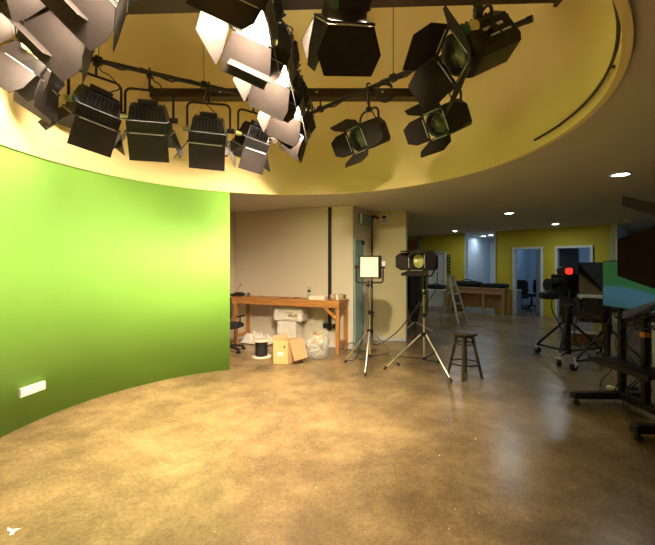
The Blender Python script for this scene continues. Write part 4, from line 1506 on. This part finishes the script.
# ---------------- studio camera on a wheeled pedestal
def dolly(t, rad, angs, colh, hub=0.62, mode='chrome'):
    MB().cyl((0, 0, 0.16), (0, 0, colh), 0.042).cyl((0, 0, hub - 0.06), (0, 0, hub + 0.08), 0.065).build('column', 'black', t)
    MB().cyl((0, 0, 0.14), (0, 0, 0.22), 0.06).build('hub', 'black', t)
    for a in angs:
        d = Vector((math.cos(a), math.sin(a), 0))
        w = Vector((-d.y, d.x, 0))
        for s in (-1, 1):
            pass
        lg = MB().cyl(d * 0.05 + UP * hub, d * rad * 0.97 + UP * 0.17, 0.018, n=10).build('leg', 'black', t)
        MB().bar(d * 0.04 + UP * 0.17, d * rad + UP * 0.15, 0.035, 0.03).build('spreader_arm', 'black', t)
        cs = MB().cyl(d * rad + UP * 0.10, d * rad + UP * 0.19, 0.018, n=10).box(d * rad + UP * 0.10, (0.06, 0.06, 0.02), rz=a)
        cs.bar(d * (rad + 0.0) + w * 0.03 + UP * 0.10, d * (rad + 0.02) + w * 0.03 + UP * 0.055, 0.02, 0.006)
        cs.bar(d * (rad + 0.0) - w * 0.03 + UP * 0.10, d * (rad + 0.02) - w * 0.03 + UP * 0.055, 0.02, 0.006)
        co = cs.build('caster_fork', 'fork', t, label='bright steel caster fork')
        MB().cyl(d * (rad + 0.02) - w * 0.02 + UP * 0.055, d * (rad + 0.02) + w * 0.02 + UP * 0.055, 0.055, n=18).build('wheel', 'rubber', co)


C1 = Vector((3.85, 6.02, 0))
t = thing('camera_pedestal', 'black wheeled tripod dolly under the studio camera with the red light', 'tripod', C1)
feet = [Vector((*fl(537.5, 353), 0)), Vector((*fl(559.5, 366), 0)), Vector((*fl(600, 357.5), 0))]
# use the three sighted feet directly
MB().cyl((0, 0, 0.16), (0, 0, 0.98), 0.05).cyl((0, 0, 0.62), (0, 0, 0.80), 0.075).cyl((0, 0, 0.86), (0, 0, 0.92), 0.085).build('column', 'black', t)
MB().cyl((0, 0, 0.13), (0, 0, 0.22), 0.06).build('hub', 'black', t)
for f_ in feet:
    v = f_ - C1
    rad = v.length
    d = v.normalized()
    w = Vector((-d.y, d.x, 0))
    MB().cyl(d * 0.06 + UP * 0.64, d * rad * 0.97 + UP * 0.18, 0.020, n=10).build('leg', 'black', t)
    MB().bar(d * 0.04 + UP * 0.17, d * rad + UP * 0.16, 0.04, 0.03).build('spreader_arm', 'black', t)
    cs = MB().cyl(d * rad + UP * 0.10, d * rad + UP * 0.20, 0.020, n=10)
    cs.bar(d * rad + w * 0.035 + UP * 0.12, d * rad + w * 0.035 + UP * 0.06, 0.03, 0.008).bar(d * rad - w * 0.035 + UP * 0.12, d * rad - w * 0.035 + UP * 0.06, 0.03, 0.008).box(d * rad + UP * 0.115, (0.08, 0.08, 0.015))
    co = cs.build('caster_fork', 'fork', t, label='bright steel caster fork')
    MB().cyl(d * rad - w * 0.022 + UP * 0.06, d * rad + w * 0.022 + UP * 0.06, 0.06, n=18).build('wheel', 'rubber', co)
MB().cyl((0, 0, 0.98), (0, 0, 1.04), 0.08).box((0, 0, 1.07), (0.16, 0.16, 0.06)).build('pan_head', 'black', t)
MB().cyl((0.02, -0.05, 1.04), (-0.25, -0.40, 0.90), 0.012).cyl((-0.17, -0.30, 0.94), (-0.26, -0.41, 0.896), 0.018).build('pan_handle', 'black', t)
MB().tube(spline([(0.05, -0.05, 0.97), (0.10, -0.10, 0.8), (0.04, -0.11, 0.5), (0.12, -0.05, 0.3), (0.3, -0.15, 0.1), (0.6, -0.05, 0.008)]), 0.008, 6).build('trailing_cable', 'cable', t)

cam_ = thing('studio_camera', 'black studio camera with a glowing red tally light facing the green set', 'camera', (C1.x, C1.y, 1.10), R(188))
# local +x = lens direction
cam_.scale = (1.12, 1.12, 1.12)
MB().box((-0.02, 0, 0.135), (0.40, 0.22, 0.27)).build('camera_body', 'black', cam_, bevel=0.02)
MB().box((0.02, 0, 0.292), (0.22, 0.10, 0.05)).box((0.03, 0, 0.33), (0.26, 0.05, 0.03)).build('top_handle', 'black', cam_, bevel=0.01)
MB().cyl((0.17, 0, 0.12), (0.26, 0, 0.12), 0.075).cyl((0.26, 0, 0.12), (0.32, 0, 0.12), 0.085, 0.09).build('lens', 'black', cam_)
MB().cyl((0.321, 0, 0.12), (0.325, 0, 0.12), 0.075).build('front_glass', 'glassdark', cam_)
vf = MB().blob((0.44, 0.20, -0.01), (0.28, 0.13, 0.11), 3, 0.06, 0.55, 20).build('viewfinder', 'black', cam_)
MB().cyl((0.19, 0.12, 0.11), (0.40, 0.20, 0.03), 0.018).build('viewfinder_arm', 'black', vf)
MB().box((0.24, 0.14, 0.18), (0.13, 0.09, 0.07)).build('microphone_mount', 'black', cam_, bevel=0.01)
MB().blob((0.09, 0.055, 0.31), (0.15, 0.14, 0.14), 6, 0.05, 0.55, 18).build('tally_box', 'black', cam_)
MB().blob((0.08, 0.125, 0.315), (0.105, 0.03, 0.09), 2, 0.04, 0.6, 18).build('tally_light', 'tally', cam_, label='glowing red tally light')
MB().box((-0.21, 0, 0.14), (0.07, 0.12, 0.20)).build('battery', 'black', cam_, bevel=0.008)
MB().tube(spline([(0.42, 0.22, -0.05), (0.42, 0.22, -0.2), (0.33, 0.23, -0.38), (0.24, 0.22, -0.55), (0.12, 0.18, -0.62)]), 0.008, 6).build('hanging_cable', 'cable', cam_)
MB().tube(spline([(0.05, 0.11, 0.05), (0.12, 0.16, -0.05), (0.10, 0.17, -0.2), (0.0, 0.10, -0.3)]), 0.010, 6).build('loop_cable', 'cable', cam_)

# teleprompter on a second dolly
C2 = Vector((4.12, 5.52, 0))
t = thing('prompter_pedestal', 'black wheeled dolly under the teleprompter beside the television cart', 'tripod', C2)
dolly(t, 0.50, [R(184), R(304), R(64)], 0.86, 0.60)
MB().box((0, 0, 0.87), (0.20, 0.16, 0.03)).build('mount_plate', 'black', t)
PR = thing('teleprompter', 'black teleprompter with slanted glass between the studio camera and the television', 'teleprompter', (3.885, 5.45, 0.72), R(-34))
# silhouette 576-604 x 264-320 -> 0.41 wide 0.82 high at 5.45
W_ = 0.40
MB().box((0, 0.0, 0.17), (W_, 0.05, 0.36)).build('monitor_case', 'black', PR, bevel=0.01)
MB().box((0, -0.027, 0.17), (W_ - 0.05, 0.006, 0.31)).build('monitor_glass', 'glassdark', PR)
mb = MB().box((0, 0.17, 0.86), (W_, 0.36, 0.02)).box((0, 0.34, 0.62), (W_, 0.02, 0.48)).box((W_ / 2 - 0.012, 0.16, 0.62), (0.02, 0.36, 0.48))
mb.build('hood', 'cloth_black', PR)
# near cheek of the hood is a triangle: top-right half is cloth, the lower left shows the glass
MB().plate([(-W_ / 2, 0.86), (W_ / 2, 0.86), (W_ / 2, 0.40), (W_ / 2 - 0.05, 0.40)], 0.012, Matrix.Translation((0, -0.012, 0)) @ Matrix.Rotation(R(90), 4, 'X')).build('hood_cheek', 'cloth_black', PR)
MB().plate([(-W_ / 2 + 0.01, 0.0), (W_ / 2 - 0.03, 0.0), (W_ / 2 - 0.03, 0.45), (-W_ / 2 + 0.01, 0.45)], 0.006, Matrix.Translation((0, 0.01, 0.40)) @ Matrix.Rotation(R(68), 4, 'X')).build('beam_splitter', 'mirror', PR, label='slanted reflecting glass')
MB().box((0, -0.02, 0.375), (W_ + 0.02, 0.06, 0.035)).build('hinge_rail', 'silver', PR)
for s in (-1, 1):
    MB().blob((s * (W_ / 2 - 0.03), -0.055, 0.345), (0.028, 0.028, 0.028), 1, 0.0, 1.0, 12).build('wing_knob', 'panel', PR, label='bright knob')
MB().box((W_ / 2 + 0.012, -0.01, 0.62), (0.022, 0.03, 0.44)).build('side_edge', 'blue_led', PR, label='blue lit edge strip')
MB().box((0.26, 0.07, 0.175), (0.16, 0.08, 0.06)).box((0.06, 0.05, 0.19), (0.3, 0.06, 0.05)).build('mount_arm', 'black', PR)

# television on a wheeled cart
TX = 3.20
ct = thing('television_cart', 'black wheeled cart with two feet carrying the television at the right edge', 'cart', (TX, 3.72, 0))
MB().box((0.04, 0.0, 0.115), (0.09, 1.0, 0.07)).build('base_rail', 'black', ct, bevel=0.005)
for yy, xx in ((0.42, -0.50), (-0.43, -0.52)):
    f_ = MB().box(((xx + 0.30) / 2, yy, 0.115), (0.30 - xx, 0.085, 0.07)).build('foot', 'black', ct, bevel=0.006)
    for x_ in (xx + 0.05, 0.25):
        cs = MB().cyl((x_, yy, 0.05), (x_, yy, 0.09), 0.014).cyl((x_, yy - 0.018, 0.03), (x_, yy + 0.018, 0.03), 0.030, n=16)
        cs.build('caster', 'rubber', f_)
for yy in (0.11, 0.42):
    MB().box((0.05, yy, 0.70), (0.07, 0.05, 1.15)).build('post', 'black', ct, bevel=0.004)
MB().box((0.05, 0.11, 0.84), (0.076, 0.056, 0.05)).build('tape_band', 'orange', ct, label='orange tape band on the post')
MB().box((-0.06, 0.14, 0.50), (0.34, 0.80, 0.025)).box((-0.06, 0.14, 0.48), (0.02, 0.80, 0.06)).box((-0.23, 0.14, 0.495), (0.02, 0.80, 0.05)).build('shelf', 'black', ct)
mb = MB()
for zz in (1.12, 1.40):
    mb.box((0.035, 0.14, zz), (0.03, 0.55, 0.05))
mb.build('screen_bracket', 'black', ct)
tv = thing('television', 'flat television showing green over pale blue on the wheeled cart', 'television', (TX, 3.87, 1.07))
MB().box((0.0, 0, 0.265), (0.035, 0.94, 0.53)).build('case', 'black', tv, bevel=0.004)
MB().box((-0.0185, 0, 0.268), (0.003, 0.915, 0.50)).build('screen', 'screen', tv, label='lit screen showing green above pale blue')
# tangled cables hanging behind and under the screen
rnd = random.Random(8)
cb = thing('cable_tangle', 'tangle of black cables hanging below the television', 'cables', (TX, 3.86, 0.93))
for k in range(10):
    y0 = rnd.uniform(-0.35, 0.45)
    pts = [(0.03, y0, 0.15)]
    yy = y0
    for j in range(5):
        yy += rnd.uniform(-0.14, 0.14)
        pts.append((rnd.uniform(-0.05, 0.10), yy, 0.13 - 0.13 * rnd.random() - 0.02 * j))
    pts.append((0.04, yy, 0.12))
    MB().tube(spline(pts, 6), 0.007, 6).build('cable', 'cable', cb)
for k in range(4):
    y0 = rnd.uniform(-0.1, 0.4)
    MB().tube(spline([(0.02, y0, 0.05), (-0.03, y0 + 0.1, -0.25), (-0.03, y0 - 0.08, -0.50), (-0.02, y0 + 0.10, -0.72), (-0.12, y0, -0.885)], 6), 0.006, 6).build('cable', 'cable', cb)
# power strip and adapter on the floor by the cart
x, y = fl(629, 394)
t = thing('power_strip', 'pale yellow power strip lying on the floor beneath the television cart', 'power strip', (x, y + 0.02, 0), R(-52))
MB().box((0, 0, 0.022), (0.42, 0.075, 0.044)).build('strip_body', 'pale_strip', t, bevel=0.006)
for i in range(4):
    MB().box((-0.15 + 0.1 * i, 0, 0.0455), (0.04, 0.04, 0.004)).build('outlet', 'grey', t)
t = thing('power_adapter', 'black adapter plugged in on top of the pale power strip', 'adapter', (x + 0.02, y, 0.0475), R(-40))
MB().box((0, 0, 0.024), (0.15, 0.07, 0.048)).build('adapter_body', 'rubber', t, bevel=0.006)
MB().tube(spline([(0.07, 0, 0.03), (0.15, 0.03, 0.06), (0.20, 0.10, 0.0), (0.16, 0.2, -0.03)]), 0.005, 6).build('lead', 'cable', t)
# pale bin behind the cart
t = thing('storage_bin', 'pale greenish plastic storage bin standing behind the television cart', 'bin', (4.78, 5.05, 0), R(20))
MB().box((0, 0, 0.36), (0.50, 0.42, 0.72), taper=(1.06, 1.06)).build('bin_body', 'paleplastic', t, bevel=0.02)
MB().box((0, 0, 0.735), (0.56, 0.48, 0.035)).build('lid', 'paleplastic', t, bevel=0.01)
# small tan crate on the floor behind the cameras
x, y = fl(587, 345)
t = thing('wooden_crate', 'low tan wooden crate on the floor behind the camera dollies', 'crate', (x, y + 0.1, 0), R(-18))
MB().box((0, 0, 0.21), (0.52, 0.36, 0.03)).build('top_board', 'tanc', t, bevel=0.003)
for s in (-1, 1):
    MB().box((s * 0.245, 0, 0.10), (0.03, 0.34, 0.20)).build('end_board', 'tanc', t)
    for z in (0.05, 0.14):
        MB().box((0, s * 0.165, z), (0.46, 0.018, 0.06)).build('side_slat', 'tanc', t)

# foreground light at the right edge, only its barn doors reach into view
h5 = (2.19, 1.81, 1.59)
t, T = fresnel('large black light at the right edge, only its barn doors in view', h5, 142, 0, 1.22, fa=(25, 25, 15, 30), L=0.30, tipw=0.55)
inv = -(R(142) - PI / 2)
tripod(t, 0.60, 1.34, 0.55, [R(a) + inv for a in (20, -100, 100)], 0.18, 'black')
MB().cyl((0, 0, 1.12), (0, 0, 1.36), 0.03).build('spigot_mount', 'black', t)

mb = MB().tube(spline([Vector((1.345, 5.46, 1.0)), at(411, 315, 5.55), at(398, 331, 5.66), at(385, 341, 5.72), at(376, 345, 5.70), Vector((0.655, 5.63, 0.36)), Vector((0.62, 5.9, 0.10)), Vector((0.5, 6.2, 0.008)), Vector((0.62, 6.9, 0.008))]), 0.008, 6)
tag(mb.build('hanging_cable', 'cable'), 'black cable sagging from the round lens light stand to the panel light stand', 'cable')

# ------------------------------------------------------------------ unseen area lights added in place of lamps in the rooms beyond
def area(name, loc, size, energy, col, rot=(0, 0, 0)):
    l = bpy.data.lights.new(name, 'AREA')
    l.shape = 'SQUARE'
    l.size = size
    l.energy = energy
    l.color = col
    o = bpy.data.objects.new(name, l)
    COL.objects.link(o)
    o.location = loc
    o.rotation_euler = rot
    return o


for t_, e in ((0.4, 4), (3.6, 5), (5.0, 5), (7.4, 4)):
    p = FP(t_, 1.7, CH - 0.03)
    area('room_standin_light', p, 0.6, e, (0.38, 0.64, 1.0))

w = bpy.data.worlds.new('World')
SC.world = w
w.use_nodes = True
w.node_tree.nodes['Background'].inputs[0].default_value = (0.5, 0.6, 0.8, 1)
w.node_tree.nodes['Background'].inputs[1].default_value = 0.02

# ------------------------------------------------------------------ camera
cd = bpy.data.cameras.new('Camera')
co = bpy.data.objects.new('Camera', cd)
COL.objects.link(co)
co.location = (0, 0, CAMZ)
co.rotation_euler = (R(90), 0, 0)
cd.sensor_fit = 'HORIZONTAL'
cd.sensor_width = 36.0
cd.lens = F / 655 * 36
cd.shift_y = -(272.5 - HY) / 655
cd.clip_start = 0.05
cd.clip_end = 100
SC.camera = co

vs_ = SC.view_settings
vs_.view_transform = 'Standard'
vs_.look = 'None'
vs_.exposure = 0.3
vs_.gamma = 1.0
vs_.use_curve_mapping = False
